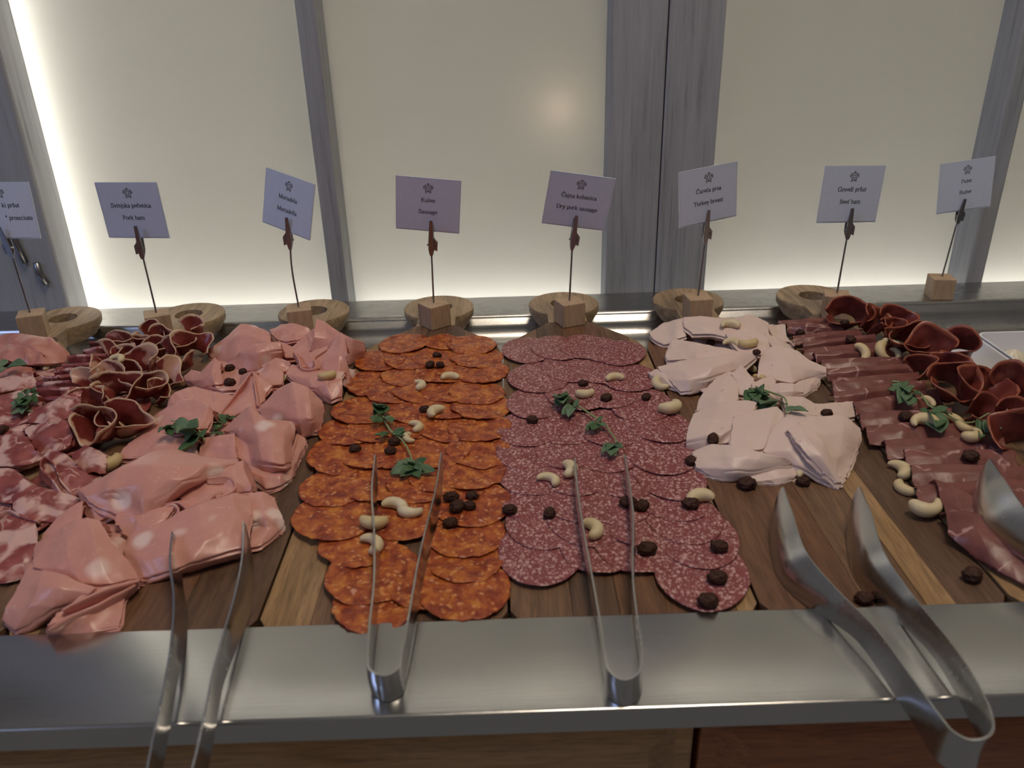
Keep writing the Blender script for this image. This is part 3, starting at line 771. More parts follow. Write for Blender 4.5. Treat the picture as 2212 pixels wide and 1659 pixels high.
mort('crumpled mortadella slice left of the pointed spike', CA, [[(1405, 380, 2.8), (1500, 410, 2.7), (1620, 385, 2.8), (1780, 330, 3.0)], [(1450, 450, 2.3), (1520, 480, 2.2), (1630, 470, 2.3), (1760, 430, 2.5)], [(1490, 560, 1.6), (1570, 560, 1.6), (1660, 565, 1.7), (1740, 530, 2.0)]], amp=1.8)
mort('mortadella slice standing as a pointed spike behind the twin cashew', CA, [[(1730, 430, 2.6), (1850, 270, 3.6), (1910, 190, 4.3), (1950, 240, 4.0)], [(1710, 500, 2.2), (1810, 430, 2.8), (1890, 390, 3.2), (1965, 430, 3.0)], [(1690, 560, 1.7), (1790, 585, 1.8), (1890, 610, 1.8), (1990, 630, 1.2)], [(1690, 640, 1.2), (1790, 650, 1.3), (1900, 680, 1.2), (1985, 740, .4)]])
mort('thin mortadella edge hanging at the right of the spike', CA, [[(1940, 440, 1.8), (1990, 560, 1.2), (2050, 565, .7)], [(1960, 560, 1.2), (1995, 650, .8), (2030, 640, .5)], [(1940, 680, .6), (1985, 745, .3), (2000, 700, .3)]])
mort('flat mortadella slice in the middle of the pile behind the yellow cashew', CA, [[(1020, 590, 1.3), (1160, 510, 2.0), (1310, 610, 1.5)], [(1040, 650, 1.3), (1170, 640, 1.5), (1300, 680, 1.4)], [(1120, 740, 1.1), (1200, 740, 1.2), (1290, 730, 1.2)]])
mort('broad mortadella slice with a hanging front hem under the twin cashew', CA, [[(1400, 510, 1.7), (1560, 560, 1.9), (1750, 580, 2.0), (1960, 600, 1.8)], [(1330, 610, 1.6), (1560, 650, 1.9), (1760, 690, 1.9), (1920, 650, 1.6)], [(1480, 740, 1.1), (1620, 750, 1.5), (1760, 725, 1.7), (1920, 700, 1.5)], [(1600, 830, .4), (1720, 870, .4), (1800, 890, .5), (1915, 870, .4)]])
mort('mortadella slice under the two raisins near the pork ham', CA, [[(640, 510, 1.6), (780, 560, 1.5), (900, 600, 1.5), (1050, 600, 1.6)], [(600, 680, 1.3), (740, 690, 1.3), (850, 690, 1.3), (960, 680, 1.4)], [(540, 770, .9), (680, 810, .9), (800, 790, 1.0), (900, 780, 1.1)]])
mort('mortadella slice with a round knob at the left edge of its pile', CA, [[(265, 640, 1.2), (350, 575, 1.8), (450, 585, 2.0), (585, 440, 3.2), (660, 510, 2.7)], [(280, 690, .9), (350, 680, 1.3), (450, 660, 1.7), (560, 600, 2.3), (660, 600, 2.2)], [(300, 715, .6), (400, 745, .8), (500, 745, 1.1), (600, 730, 1.5), (690, 710, 1.6)]])
mort('mortadella slice lying low at the left, above the sprig', CA, [[(120, 870, 1.0), (180, 805, 1.5), (380, 735, 1.6), (560, 795, 1.4), (790, 850, 1.1)], [(105, 930, .8), (250, 880, 1.4), (400, 860, 1.5), (560, 900, 1.1), (700, 950, .9)], [(110, 970, .5), (220, 980, .8), (400, 990, 1), (540, 1000, .8), (680, 1040, .7)]])
mort('mortadella slice pinched to a ridge with a torn white edge, mid pile', CA, [[(850, 640, 1.8), (985, 588, 2.8), (1060, 640, 2.7), (1200, 740, 2.0)], [(840, 760, 1.5), (960, 720, 2.2), (1040, 760, 2.2), (1140, 810, 1.7)], [(760, 890, 1.1), (900, 900, 1.4), (1010, 900, 1.6), (1070, 940, 1.3)], [(630, 1040, .8), (800, 1060, .9), (950, 1010, 1.2), (1060, 1030, 1.0)]], amp=1.5)
mort('smooth domed mortadella fold in front of the yellow cashew', CA, [[(1050, 970, 1.2), (1230, 795, 2.6), (1400, 705, 3.6), (1570, 755, 3.3), (1715, 900, 2.0)], [(1060, 1020, 1.0), (1250, 940, 2.2), (1430, 880, 3.0), (1600, 920, 2.7), (1725, 970, 1.7)], [(1140, 1110, .8), (1300, 1090, 1.5), (1460, 1070, 2.1), (1600, 1085, 1.9), (1700, 1090, 1.1)], [(1370, 1200, .5), (1430, 1235, .5), (1500, 1245, .6), (1580, 1225, .6), (1660, 1225, .4)]])
mort('mortadella slice with white lobes rising left of the sprig', CA, [[(-100, 1120, .9), (60, 1000, 1.6), (210, 885, 2.5), (400, 865, 3.0), (540, 955, 2.7), (595, 1020, 2.2)], [(-180, 1200, .7), (0, 1130, 1.3), (190, 1060, 2.0), (380, 1020, 2.4), (500, 1080, 2.2), (570, 1120, 1.8)], [(-220, 1260, .5), (-50, 1260, .9), (140, 1240, 1.4), (330, 1200, 1.7), (440, 1210, 1.7), (540, 1190, 1.5)]])
mort('low mortadella slice under the left end of the sprig', CA, [[(-130, 1220, 1.0), (60, 1235, 1.2), (200, 1290, 1.3), (420, 1250, 1.3)], [(-300, 1330, .7), (-120, 1340, .9), (120, 1360, 1.2), (400, 1350, 1.1)], [(-430, 1490, .4), (-250, 1490, .6), (20, 1450, 1.0), (440, 1480, .8)]])
mort('lavender-pink mortadella slice right of the sprig tip', CA, [[(480, 1290, 1.3), (640, 1255, 1.8), (810, 1245, 1.9)], [(440, 1380, 1.0), (620, 1370, 1.4), (810, 1370, 1.7)], [(430, 1480, .8), (620, 1500, .9), (830, 1510, 1.2)]])
mort('lowest mortadella layer under the tent-like fold', CA, [[(900, 1530, .7), (1100, 1590, 1.0), (1300, 1550, 1.0), (1390, 1460, 1.0), (1450, 1240, 1.0), (1540, 1310, .5)], [(940, 1610, .7), (1100, 1690, .9), (1280, 1680, .9), (1410, 1600, .6), (1490, 1440, .5), (1530, 1380, .3)], [(1000, 1720, .4), (1130, 1810, .4), (1280, 1780, .4), (1400, 1690, .3), (1480, 1510, .2), (1520, 1450, .2)]])
mort('tent-like mortadella fold with a pale fat patch right of the sprig', CA, [[(690, 1190, 1.5), (820, 1070, 2.4), (965, 958, 3.4), (1130, 1085, 3.0), (1390, 1110, 2.0), (1430, 1150, 1.6)], [(720, 1230, 1.5), (850, 1200, 2.2), (1000, 1150, 2.9), (1180, 1200, 2.8), (1330, 1230, 2.3), (1425, 1260, 1.5)], [(810, 1270, 1.5), (930, 1340, 1.5), (1060, 1350, 2.3), (1200, 1380, 2.4), (1310, 1400, 2.1), (1405, 1340, 1.3)], [(830, 1480, 1.0), (960, 1490, 1.0), (1080, 1520, 1.8), (1200, 1540, 2.0), (1320, 1560, 1.6), (1395, 1530, 1.0)], [(920, 1550, .6), (1000, 1600, .7), (1100, 1605, 1.1), (1200, 1600, 1.3), (1310, 1590, 1.1), (1385, 1570, .7)]])
mort('mortadella lobe under the big front fold, near the cashew', CB, [[(420, 620, 1.2), (520, 540, 1.6), (610, 490, 1.8)], [(330, 730, .9), (460, 660, 1.3), (610, 620, 1.5)], [(300, 820, .5), (420, 750, 1.0), (580, 690, 1.2)]])
mort('long smooth mortadella slab behind the left tongs', CB, [[(950, 770, 1.0), (1200, 650, 1.6), (1500, 510, 2.1), (1740, 440, 2.2), (1865, 460, 1.9)], [(930, 860, 1.0), (1200, 770, 1.7), (1500, 650, 2.1), (1760, 570, 2.2), (1875, 600, 1.8)], [(960, 960, .8), (1220, 900, 1.5), (1520, 790, 1.9), (1740, 700, 1.8), (1860, 700, 1.3)], [(1020, 1060, .4), (1250, 1020, .8), (1450, 960, 1.1), (1700, 880, 1.0), (1855, 850, .8)], [(1040, 1085, .2), (1250, 1045, .2), (1450, 995, .3), (1700, 915, .3), (1850, 875, .2)]])
mort('folded mortadella flap at the right tip of the front pile', CB, [[(1860, 440, 1.6), (1960, 425, 1.6), (2050, 460, 1.2)], [(1870, 640, 1.3), (1980, 600, 1.5), (2115, 615, .9)], [(1880, 660, .9), (1990, 690, .9), (2130, 670, .5)], [(1870, 850, .4), (1950, 825, .4), (2060, 740, .3)]])
mort('curled mortadella lobe below the ruffles of the front pile', CB, [[(870, 590, 1.5), (1020, 610, 1.5), (1180, 550, 1.7), (1330, 515, 1.7)], [(870, 680, 1.1), (1000, 680, 1.1), (1100, 690, 1.2), (1220, 640, 1.3)], [(930, 755, .8), (1030, 780, .7), (1120, 725, .8), (1200, 665, .9)]], amp=1.5)
mort('ruffled mortadella slice spreading under the big front fold', CB, [[(1520, 310, 2.2), (1700, 250, 2.3), (1810, 185, 2.4), (1870, 390, 1.6)], [(1330, 440, 1.7), (1540, 345, 2.0), (1740, 340, 1.9), (1865, 420, 1.4)], [(1370, 490, 1.4), (1530, 425, 1.8), (1700, 440, 1.5), (1800, 430, 1.3)], [(1190, 540, 1.5), (1400, 560, 1.2), (1600, 480, 1.5), (1780, 410, 1.2)]], amp=1.8)
mort('big glossy mortadella fold across the front, with white spots', CB, [[(975, 230, 1.8), (1200, 105, 2.8), (1330, 105, 2.8), (1560, 175, 2.6), (1780, 182, 2.2)], [(585, 405, 2.0), (900, 252, 3.3), (1180, 232, 3.6), (1500, 238, 3.2), (1780, 205, 2.4)], [(640, 470, 1.9), (850, 400, 2.7), (1120, 360, 3.1), (1380, 340, 2.9), (1620, 290, 2.3)], [(720, 540, 1.6), (880, 470, 2.0), (1050, 485, 2.4), (1250, 450, 2.3), (1500, 335, 2.0)], [(820, 590, 1.2), (950, 620, 1.2), (1080, 640, 1.2), (1210, 560, 1.3), (1330, 430, 1.6)]])
mort('left end of folded mortadella turned down, above the lowest fold', CB, [[(582, 405, 2.1), (640, 430, 2.15), (730, 485, 1.95)], [(600, 490, 1.4), (680, 530, 1.5), (790, 560, 1.4)], [(640, 600, .8), (720, 645, .8), (840, 595, 1.0)]])
mort('squarish mortadella fold nearest the left corner of the steel shelf', CB, [[(265, 830, 1.2), (470, 680, 2.4), (640, 610, 2.8), (745, 640, 2.6)], [(255, 930, 1.2), (500, 820, 2.3), (700, 760, 2.6), (870, 830, 1.8)], [(260, 985, 1.2), (520, 1000, 1.8), (760, 950, 2.0), (980, 970, 1.2)], [(480, 1065, 1.2), (620, 1110, 1.3), (820, 1110, 1.2), (1035, 1065, .7)]])
mort('pleated mortadella slice touching the steel shelf', CB, [[(680, 1150, 1.7), (830, 1125, 1.6), (1035, 1075, .9)], [(470, 1310, 1.4), (780, 1180, 1.5), (1035, 1110, .8)], [(400, 1400, 1.1), (700, 1265, 1.0), (955, 1175, .6)], [(370, 1440, 1.0), (640, 1345, 1.1), (945, 1195, .7)], [(350, 1480, .3), (600, 1490, .3), (880, 1440, .3)]])
mort('glossy rolled mortadella fold at the lower left with a white spot', CB, [[(200, 995, 1.7), (330, 1005, 2.3), (500, 1060, 2.3), (710, 1150, 1.8)], [(140, 1120, 1.6), (290, 1130, 2.2), (440, 1150, 2.2), (660, 1190, 1.7)], [(50, 1290, 1.0), (220, 1270, 1.6), (400, 1270, 1.5), (560, 1250, 1.3)], [(20, 1380, .4), (110, 1450, .4), (260, 1410, .5), (430, 1300, .8)]])

def ruffle(name, crop, path, h, mat, lb, cat, group, th=.0014, flare=.25, n=90, m=7):
    """a curled, standing edge of a thin slice; path = its upper edge"""
    c = catmull([cw(crop, p) for p in path], n); vs, fs = [], []
    for i, p in enumerate(c):
        t = (c[min(i + 1, n - 1)] - c[max(i - 1, 0)]); t.z = 0; t.normalize(); s = Vector((-t.y, t.x, 0))
        e = .35 + .65 * math.sin(math.pi * min(1, max(0, i / (n - 1)))) ** .5
        for j in range(m):
            v = j / (m - 1)
            q = p + Vector((0, 0, -h * .01 * e * v)) + s * (flare * h * .01 * v * v) + mnoise.noise_vector(p * 90 + Vector((0, v, 0))) * .0008
            q.z = max(q.z, .0006); vs.append(q)
    for i in range(n - 1):
        for j in range(m - 1): fs.append((i * m + j, i * m + j + 1, (i + 1) * m + j + 1, (i + 1) * m + j))
    o = mobj(name, vs, fs, mat, fix=False); md = o.modifiers.new('thickness', 'SOLIDIFY'); md.thickness = th; md.offset = 0
    tag(o, lb, cat, group)
for lb, cr, path, h in [
    ('looped mortadella edge curling below the big front fold', CB, [(900, 720, 1.0), (1030, 772, .95), (1110, 725, 1.1), (1150, 625, 1.3), (1240, 642, 1.4), (1330, 565, 1.7), (1290, 512, 1.8), (1200, 548, 1.7), (1175, 600, 1.5)], .8),
    ('wavy mortadella ruffle at the right of the big front fold', CB, [(1230, 512, 1.8), (1330, 500, 1.9), (1420, 556, 1.75), (1530, 505, 1.9), (1600, 440, 2.1), (1650, 425, 2.05), (1610, 462, 1.9), (1730, 415, 1.9), (1755, 350, 2.1), (1690, 305, 2.3), (1540, 322, 2.4)], .9),
    ('crumpled mortadella edge beside the pointed spike', CA, [(1410, 385, 3.0), (1470, 460, 2.6), (1500, 550, 2.1), (1640, 550, 2.2), (1630, 440, 2.7), (1760, 350, 3.1)], .9),
    ('long mortadella pleat lying along the front, near the steel shelf', CB, [(370, 1440, 1.25), (520, 1350, 1.5), (780, 1235, 1.5), (1010, 1115, 1.1)], 1.0),
    ('second mortadella pleat behind the front one, near the steel shelf', CB, [(470, 1300, 1.8), (640, 1210, 1.95), (820, 1140, 1.8), (1035, 1085, 1.2)], .8),
    ('torn mortadella edge standing in the middle of the pile', CA, [(640, 1035, 1.1), (740, 905, 1.6), (845, 760, 2.1), (985, 592, 3.05), (1010, 720, 2.6), (1040, 940, 1.7)], .7)]:
    ruffle('mortadella_slice', cr, path, h, M_MORT, lb, 'mortadella slice', 'mortadella slices')

def turk(lb, rows, **kw):
    kw.setdefault('th', .0014); kw.setdefault('amp', .8); kw.setdefault('dbl', .5); kw.setdefault('wr', 1.0)
    return sheet('turkey_slice', CD, rows, M_TURK, lb, 'turkey slice', 'turkey breast slices', **kw)
turk('pale turkey slice pointing left at the back, by the board neck', [[(78, 290, .6), (200, 205, 1.4), (310, 172, 2.1), (400, 160, 2.3)], [(105, 335, .5), (220, 290, 1.1), (280, 265, 1.6), (360, 240, 1.9)], [(190, 380, .3), (240, 365, .6), (300, 335, 1.0), (370, 310, 1.3)]])
turk('flat pale turkey slice at the back right corner of its pile', [[(990, 220, 1.6), (1070, 225, 1.4), (1138, 222, 1.2)], [(1040, 300, 1.2), (1110, 310, 1.0), (1148, 320, .8)], [(1100, 350, .9), (1170, 360, .7), (1210, 390, .5)]])
turk('arched pale turkey slice along the back under a cashew', [[(345, 168, 2.5), (500, 158, 2.6), (740, 172, 2.7), (870, 142, 2.9), (1015, 212, 2.2)], [(350, 240, 2.0), (480, 245, 2.3), (640, 250, 2.4), (800, 260, 2.4), (1010, 285, 1.9)], [(420, 300, 1.7), (560, 300, 1.9), (700, 325, 1.9), (870, 340, 1.8), (1060, 350, 1.5)]])
turk('long pale turkey slice sloping down the right of its pile', [[(980, 300, 2.0), (1060, 330, 1.7), (1150, 370, 1.3)], [(1030, 380, 2.2), (1130, 420, 1.8), (1220, 440, 1.3)], [(1100, 430, 2.0), (1200, 480, 1.6), (1290, 490, 1.0)]])
turk('pale turkey slice under two cashews near the back', [[(680, 285, 2.4), (850, 265, 2.7), (970, 285, 2.6), (1050, 345, 2.2)], [(710, 360, 2.1), (850, 350, 2.4), (950, 370, 2.3), (1040, 410, 2.0)], [(800, 450, 1.9), (880, 455, 1.9), (970, 460, 1.8), (1040, 470, 1.7)]])
turk('pale turkey slice with a rounded fold on the left, second from the back', [[(212, 430, 1.0), (275, 325, 1.9), (450, 365, 2.2), (620, 395, 2.1), (790, 435, 1.9)], [(208, 465, .9), (300, 405, 1.5), (450, 430, 1.9), (620, 445, 1.9), (790, 465, 1.8)], [(215, 505, .6), (330, 500, 1.0), (450, 490, 1.5), (600, 490, 1.6), (770, 490, 1.6)]])
turk('pale turkey slice with a rolled tip pointing at the beef ham', [[(950, 455, 2.0), (1060, 385, 2.5), (1200, 415, 2.4), (1330, 495, 2.0), (1455, 560, 1.4)], [(930, 560, 1.6), (1060, 520, 2.1), (1180, 540, 2.0), (1320, 565, 1.6), (1460, 595, 1.2)], [(920, 640, 1.1), (1050, 650, 1.4), (1200, 675, 1.2), (1310, 630, 1.0), (1410, 635, .7)]])
turk('pale turkey layer showing beneath the rolled tip', [[(1050, 640, 1.1), (1250, 660, 1.0), (1425, 620, .7)], [(1100, 690, 1), (1270, 700, .8), (1395, 685, .5)], [(1150, 750, .8), (1270, 785, .3), (1375, 725, .2)]])
turk('small pale turkey tail at the left above the curved cashew', [[(78, 600, .7), (130, 572, 1.0), (220, 585, 1.2)], [(90, 625, .5), (190, 640, .9), (280, 640, 1.0)], [(180, 680, .4), (260, 715, .4), (340, 745, .3)]])
turk('pale turkey slice hanging down in the middle left of its pile', [[(600, 640, 1.7), (700, 580, 2.0), (760, 600, 1.9)], [(520, 730, 1.3), (650, 720, 1.8), (775, 720, 1.7)], [(470, 800, .9), (620, 810, 1.5), (770, 800, 1.5)], [(440, 895, .4), (600, 870, 1.1), (750, 860, 1.3)]])
turk('large smooth turkey fold on the left with a dark speck', [[(145, 540, 1.4), (330, 495, 2.1), (560, 465, 2.5), (760, 440, 2.7), (925, 445, 2.3)], [(155, 565, 1.3), (350, 570, 2.0), (560, 560, 2.3), (740, 510, 2.3), (905, 490, 2.0)], [(240, 650, 1.0), (380, 650, 1.5), (540, 640, 1.6), (680, 590, 1.7), (830, 545, 1.7)], [(325, 745, .4), (400, 745, .5), (500, 715, .6), (620, 655, .9), (760, 595, 1.3)]])
turk('narrow turkey flap beside the cashew in the middle of its pile', [[(720, 610, 2), (800, 548, 2.3), (890, 650, 2.0)], [(760, 660, 1.8), (830, 665, 2), (890, 690, 1.8)], [(780, 760, 1.4), (850, 770, 1.4), (890, 750, 1.5)]])
turk('small turkey fold behind the sprig', [[(875, 690, 1.9), (1030, 615, 2.2), (1065, 660, 2.0)], [(890, 750, 1.7), (1000, 720, 1.9), (1060, 740, 1.8)], [(930, 830, 1.4), (1000, 840, 1.4), (1050, 820, 1.4)]])
turk('rolled turkey slice right of the sprig', [[(1008, 700, 2.0), (1100, 675, 2.4), (1200, 680, 2.4), (1275, 700, 2.0)], [(1008, 750, 1.8), (1100, 740, 2.2), (1200, 740, 2.2), (1278, 750, 1.8)], [(1020, 800, 1.4), (1130, 815, 1.5), (1200, 805, 1.4), (1275, 790, 1.2)]])
turk('square-ended turkey slice reaching right towards the beef ham', [[(1330, 840, 1.8), (1500, 828, 1.3), (1672, 822, .8)], [(1340, 890, 1.6), (1500, 880, 1.2), (1678, 880, .6)], [(1380, 950, 1.4), (1550, 950, 1.0), (1682, 948, .4)]])
turk('turkey slice sloping under the right end of the sprig', [[(1110, 790, 1.9), (1270, 785, 1.8), (1360, 830, 1.5)], [(1140, 860, 2.1), (1270, 860, 2.0), (1380, 880, 1.7)], [(1180, 930, 2.2), (1300, 930, 2.1), (1400, 940, 1.8)]])
turk('wide turkey slice with a rounded left roll and a raisin on it', [[(425, 920, 1.2), (640, 825, 2.0), (800, 815, 2.3), (920, 825, 2.3)], [(385, 1030, 1.1), (580, 960, 2.0), (740, 930, 2.2), (890, 900, 2.3)], [(365, 1120, .9), (520, 1080, 1.6), (660, 1070, 1.8), (780, 1000, 1.9)], [(370, 1165, .4), (480, 1185, .5), (600, 1160, .9), (730, 1130, 1.3)]])
turk('turkey slice folded square in the centre front, below the sprig', [[(732, 945, 2.2), (900, 895, 2.6), (1080, 855, 2.8), (1140, 920, 2.6)], [(718, 1060, 1.9), (880, 1020, 2.3), (1030, 1000, 2.5), (1090, 1000, 2.4)], [(706, 1185, 1.3), (850, 1200, 1.6), (970, 1190, 1.7), (1030, 1110, 1.9)]])
turk('lowest turkey layer at the front, behind a raisin and cashew', [[(800, 1400, .6), (1000, 1365, .8), (1245, 1325, .7)], [(870, 1435, .4), (1020, 1425, .6), (1225, 1395, .4)], [(960, 1460, .2), (1080, 1462, .2), (1190, 1425, .2)]])
turk('boat-shaped turkey slice at the front left of its pile', [[(410, 1210, .9), (560, 1155, 1.5), (720, 1165, 2.0), (960, 1215, 2.0), (1140, 1260, 1.6)], [(430, 1260, .9), (580, 1240, 1.4), (740, 1260, 1.7), (930, 1270, 1.7), (1180, 1295, 1.2)], [(455, 1335, .6), (600, 1335, 1.0), (740, 1355, 1.1), (900, 1345, 1.1), (1150, 1320, 1.0)], [(550, 1395, .3), (640, 1415, .3), (740, 1425, .3), (860, 1405, .4), (1060, 1355, .6)]])
turk('large fan-shaped turkey slice at the front right of its pile', [[(1055, 1020, 2.3), (1180, 905, 2.8), (1350, 935, 2.8), (1600, 935, 2.3), (1725, 1030, 1.5)], [(1000, 1120, 2.0), (1180, 1060, 2.6), (1380, 1070, 2.6), (1590, 1080, 2.0), (1735, 1090, 1.2)], [(970, 1205, 1.6), (1180, 1190, 2.0), (1380, 1200, 2.0), (1560, 1250, 1.3), (1705, 1190, .7)], [(1140, 1295, 1.0), (1260, 1320, 1.1), (1400, 1340, 1.1), (1520, 1380, .7), (1650, 1330, .4)], [(1300, 1360, .5), (1380, 1410, .5), (1480, 1450, .4), (1560, 1485, .2), (1610, 1420, .2)]])
turk('narrow turkey flap folded over the fan-shaped slice', [[(1155, 1040, 2.95), (1230, 1008, 3.1), (1305, 1000, 2.95)], [(1230, 1130, 2.7), (1320, 1110, 2.8), (1425, 1130, 2.5)], [(1320, 1250, 2.0), (1420, 1250, 2.1), (1505, 1265, 1.6)], [(1440, 1375, 1.05), (1500, 1380, 1.1), (1550, 1385, .9)], [(1530, 1455, .5), (1555, 1455, .5), (1580, 1445, .5)]])

# ---- lowest flat slices, glimpsed between the folds
def base_slice(name, crop, xy, r, z, mat, lb, cat, group):
    px, py = cpx(crop, *xy); c = P(px, py, z * .01); vs = [c]; fs = []; N = 40
    for q in (.5, .85, 1.0):
        for k_ in range(N):
            a = 2 * math.pi * k_ / N; rr = r * .01 * q * (1 + .05 * math.sin(3 * a + px))
            p = c + Vector((rr * math.cos(a), rr * math.sin(a), 0)); p.z += .0015 * mnoise.noise(p * 45); p.z = max(p.z, .0005); vs.append(p)
    for k_ in range(N):
        k2 = (k_ + 1) % N; fs.append((0, 1 + k_, 1 + k2))
        for q in range(2): fs.append((1 + q * N + k_, 1 + (q + 1) * N + k_, 1 + (q + 1) * N + k2, 1 + q * N + k2))
    o = mobj(name, vs, fs, mat, fix=True); m = o.modifiers.new('thickness', 'SOLIDIFY'); m.thickness = .0015; m.offset = 1
    tag(o, lb, cat, group)
for i, (cr, xy, r) in enumerate([(CA, (1500, 330), 3.0), (CA, (900, 420), 3.2), (CA, (1650, 600), 3.2), (CA, (1150, 640), 3.2), (CA, (700, 800), 3.4), (CA, (1300, 1000), 3.2), (CA, (350, 1080), 3.2), (CA, (900, 1180), 3.4), (CB, (1250, 300), 4.0), (CB, (800, 560), 3.8), (CB, (1500, 640), 3.6), (CB, (620, 900), 3.4)]):
    base_slice('mortadella_slice', cr, xy, r, .2 + .12 * (i % 3), M_MORT, 'flat mortadella slice at the bottom of its pile, %s from the back' % ORD[i], 'mortadella slice', 'mortadella slices')
for i, (xy, r) in enumerate([((600, 330), 3.2), ((950, 380), 3.0), ((700, 700), 3.0), ((1080, 700), 2.8), ((900, 980), 3.4), ((1300, 1150), 3.4), ((750, 1220), 3.0)]):
    base_slice('turkey_slice', CD, xy, r, .2 + .12 * (i % 3), M_TURK, 'flat turkey slice at the bottom of its pile, %s from the back' % ORD[i], 'turkey slice', 'turkey breast slices')
for i, (cr, xy, r) in enumerate([(CC, (1500, 330), 3.4), (CC, (900, 500), 3.4), (CC, (1350, 620), 3.4), (CC, (250, 640), 3.4), (CC, (700, 850), 3.4), (CC, (1200, 950), 3.2), (CC, (200, 1000), 3.4), (CC, (650, 1250), 3.4), (CC, (150, 1400), 3.6), (CB, (420, 420), 3.4), (CB, (100, 600), 3.6)]):
    base_slice('pork_ham_slice', cr, xy, r, .2 + .12 * (i % 3), M_PORK, 'flat pork ham slice at the bottom of its pile, %s from the back' % ORD[i], 'ham slice', 'pork ham slices')

# ---- flat round slices: orange kulen and marbled salami
def disc_mesh(name, mat, r, th, irr, seed, wav=.0005):
    rng = random.Random(seed); N = 56; radii = []
    ph = [rng.random() * 6.28 for _ in range(6)]
    for k in range(N):
        a = 2 * math.pi * k / N
        d = 1 + .02 * math.sin(2 * a + ph[0]) + .012 * math.sin(3 * a + ph[1])
        d += irr * (mnoise.noise(Vector((math.cos(a) * 4, math.sin(a) * 4, seed * 7.1))) + .9 * mnoise.noise(Vector((math.cos(a) * 11, math.sin(a) * 11, seed * 3.3))))
        radii.append(r * d)
    fr = [.25, .5, .72, .88, .97, 1.0]
    vs = [(0, 0, th)]; fs = []
    def zz(x, y): return wav * mnoise.noise(Vector((x * 55, y * 55, seed * 2.2))) * 2
    for f_ in fr:
        for k in range(N):
            a = 2 * math.pi * k / N; x, y = radii[k] * f_ * math.cos(a), radii[k] * f_ * math.sin(a)
            vs.append((x, y, (th if f_ < .99 else th * .6) + zz(x, y)))
    b0 = len(vs)
    for k in range(N):
        a = 2 * math.pi * k / N; x, y = radii[k] * .985 * math.cos(a), radii[k] * .985 * math.sin(a)
        vs.append((x, y, zz(x, y)))
    for k in range(N):
        k2 = (k + 1) % N
        fs.append((0, 1 + k, 1 + k2))
        for q in range(len(fr)):
            a0 = 1 + q * N
            fs.append((a0 + k, a0 + N + k, a0 + N + k2, a0 + k2))
    fs.append(tuple(b0 + k for k in range(N - 1, -1, -1)))
    return mk_mesh(name, vs, fs, mat)
def lay_discs(name, crop, rows, protos, desc, cat, group, tilt, side, base_d, ysc=1.0, jit=.5):
    for ri, row in enumerate(rows):
        row = sorted(row, key=lambda p: p[0])
        for ci, p in enumerate(row):
            px, py = cpx(crop, p[0], p[1]); d = (p[2] if len(p) > 2 else base_d)
            c = P(px, py, .003)
            o = link(name, random.choice(protos)); s = d / base_d
            o.scale = (s, s * ysc, 1)
            rz = random.uniform(-.35, .35) + random.choice((0, math.pi))
            Rm = Matrix.Rotation(math.radians(-tilt + random.uniform(-jit, jit)), 4, 'X') @ Matrix.Rotation(math.radians(side + random.uniform(-jit, jit)), 4, 'Y') @ Matrix.Rotation(rz, 4, 'Z')
            o.rotation_euler = Rm.to_euler()
            r = d * .005 * ysc
            o.location = (c.x, c.y, .0004 + r * (math.sin(math.radians(tilt)) + abs(math.sin(math.radians(side)))) * .93)
            n = len(row)
            pos = 'only slice' if n == 1 else ('leftmost' if ci == 0 else ('rightmost' if ci == n - 1 else ORD[ci] + ' from the left'))
            rn = ORD[ri] + ' row from the handle' if ri < len(rows) - 1 else 'row nearest the steel shelf'
            tag(o, '%s, %s in the %s' % (desc, pos, rn), cat, group)
C3 = (540, 640, 2.304); C4 = (1060, 640, 2.303)
kul = [disc_mesh('kulen_slice', M_KUL, .0275, .0011, .05, s, .0011) for s in range(8)]
lay_discs('kulen_slice', C3, [
    [(770, 232), (965, 226, 4.4), (1105, 240)], [(650, 315), (800, 312), (940, 300), (1130, 303)], [(612, 428), (790, 390), (960, 376), (1150, 372)],
    [(715, 470), (850, 462), (1000, 465), (1130, 475)], [(560, 565, 5.7), (660, 562), (815, 558), (985, 545), (1148, 545)], [(505, 662), (640, 650), (790, 640), (980, 642), (1142, 648)],
    [(460, 785, 5.9), (620, 775), (760, 772), (935, 765), (1140, 765)], [(425, 945), (640, 925), (850, 920), (960, 880), (1105, 868)], [(430, 1090, 6.2), (790, 1095), (1105, 1030, 5.8)],
    [(540, 1225), (1075, 1180)], [(610, 1378, 6.0), (1065, 1290)], [(640, 1512, 5.6), (860, 1430, 4.6), (1065, 1450, 5.8)]],
    kul, 'orange kulen sausage slice', 'sausage slice', 'orange kulen slices', 2.8, 1.5, 5.4, 1.12, 1.2)
sal = [disc_mesh('salami_slice', M_SALA, .0285, .0008, .014, 20 + s, .0004) for s in range(8)]
lay_discs('salami_slice', C4, [
    [(185, 262), (330, 252), (470, 245), (560, 262), (640, 275)], [(240, 398, 5.8), (390, 350), (520, 360), (690, 398)], [(232, 522), (420, 485), (590, 470), (755, 535)],
    [(190, 648), (370, 640), (590, 648), (830, 630)], [(195, 755), (380, 745), (560, 765), (843, 765, 5.9)], [(215, 870), (400, 870), (640, 880), (890, 890)],
    [(240, 990), (430, 990), (640, 1000), (880, 985)], [(270, 1110), (470, 1100), (715, 1090), (950, 1085)], [(245, 1262, 5.6), (540, 1222, 5.2), (718, 1212, 5.5), (1020, 1185, 5.7)],
    [(1045, 1362, 5.9)]],
    sal, 'marbled red salami slice', 'salami slice', 'dry salami slices', 1.7, .9, 5.4, 1.28, .4)

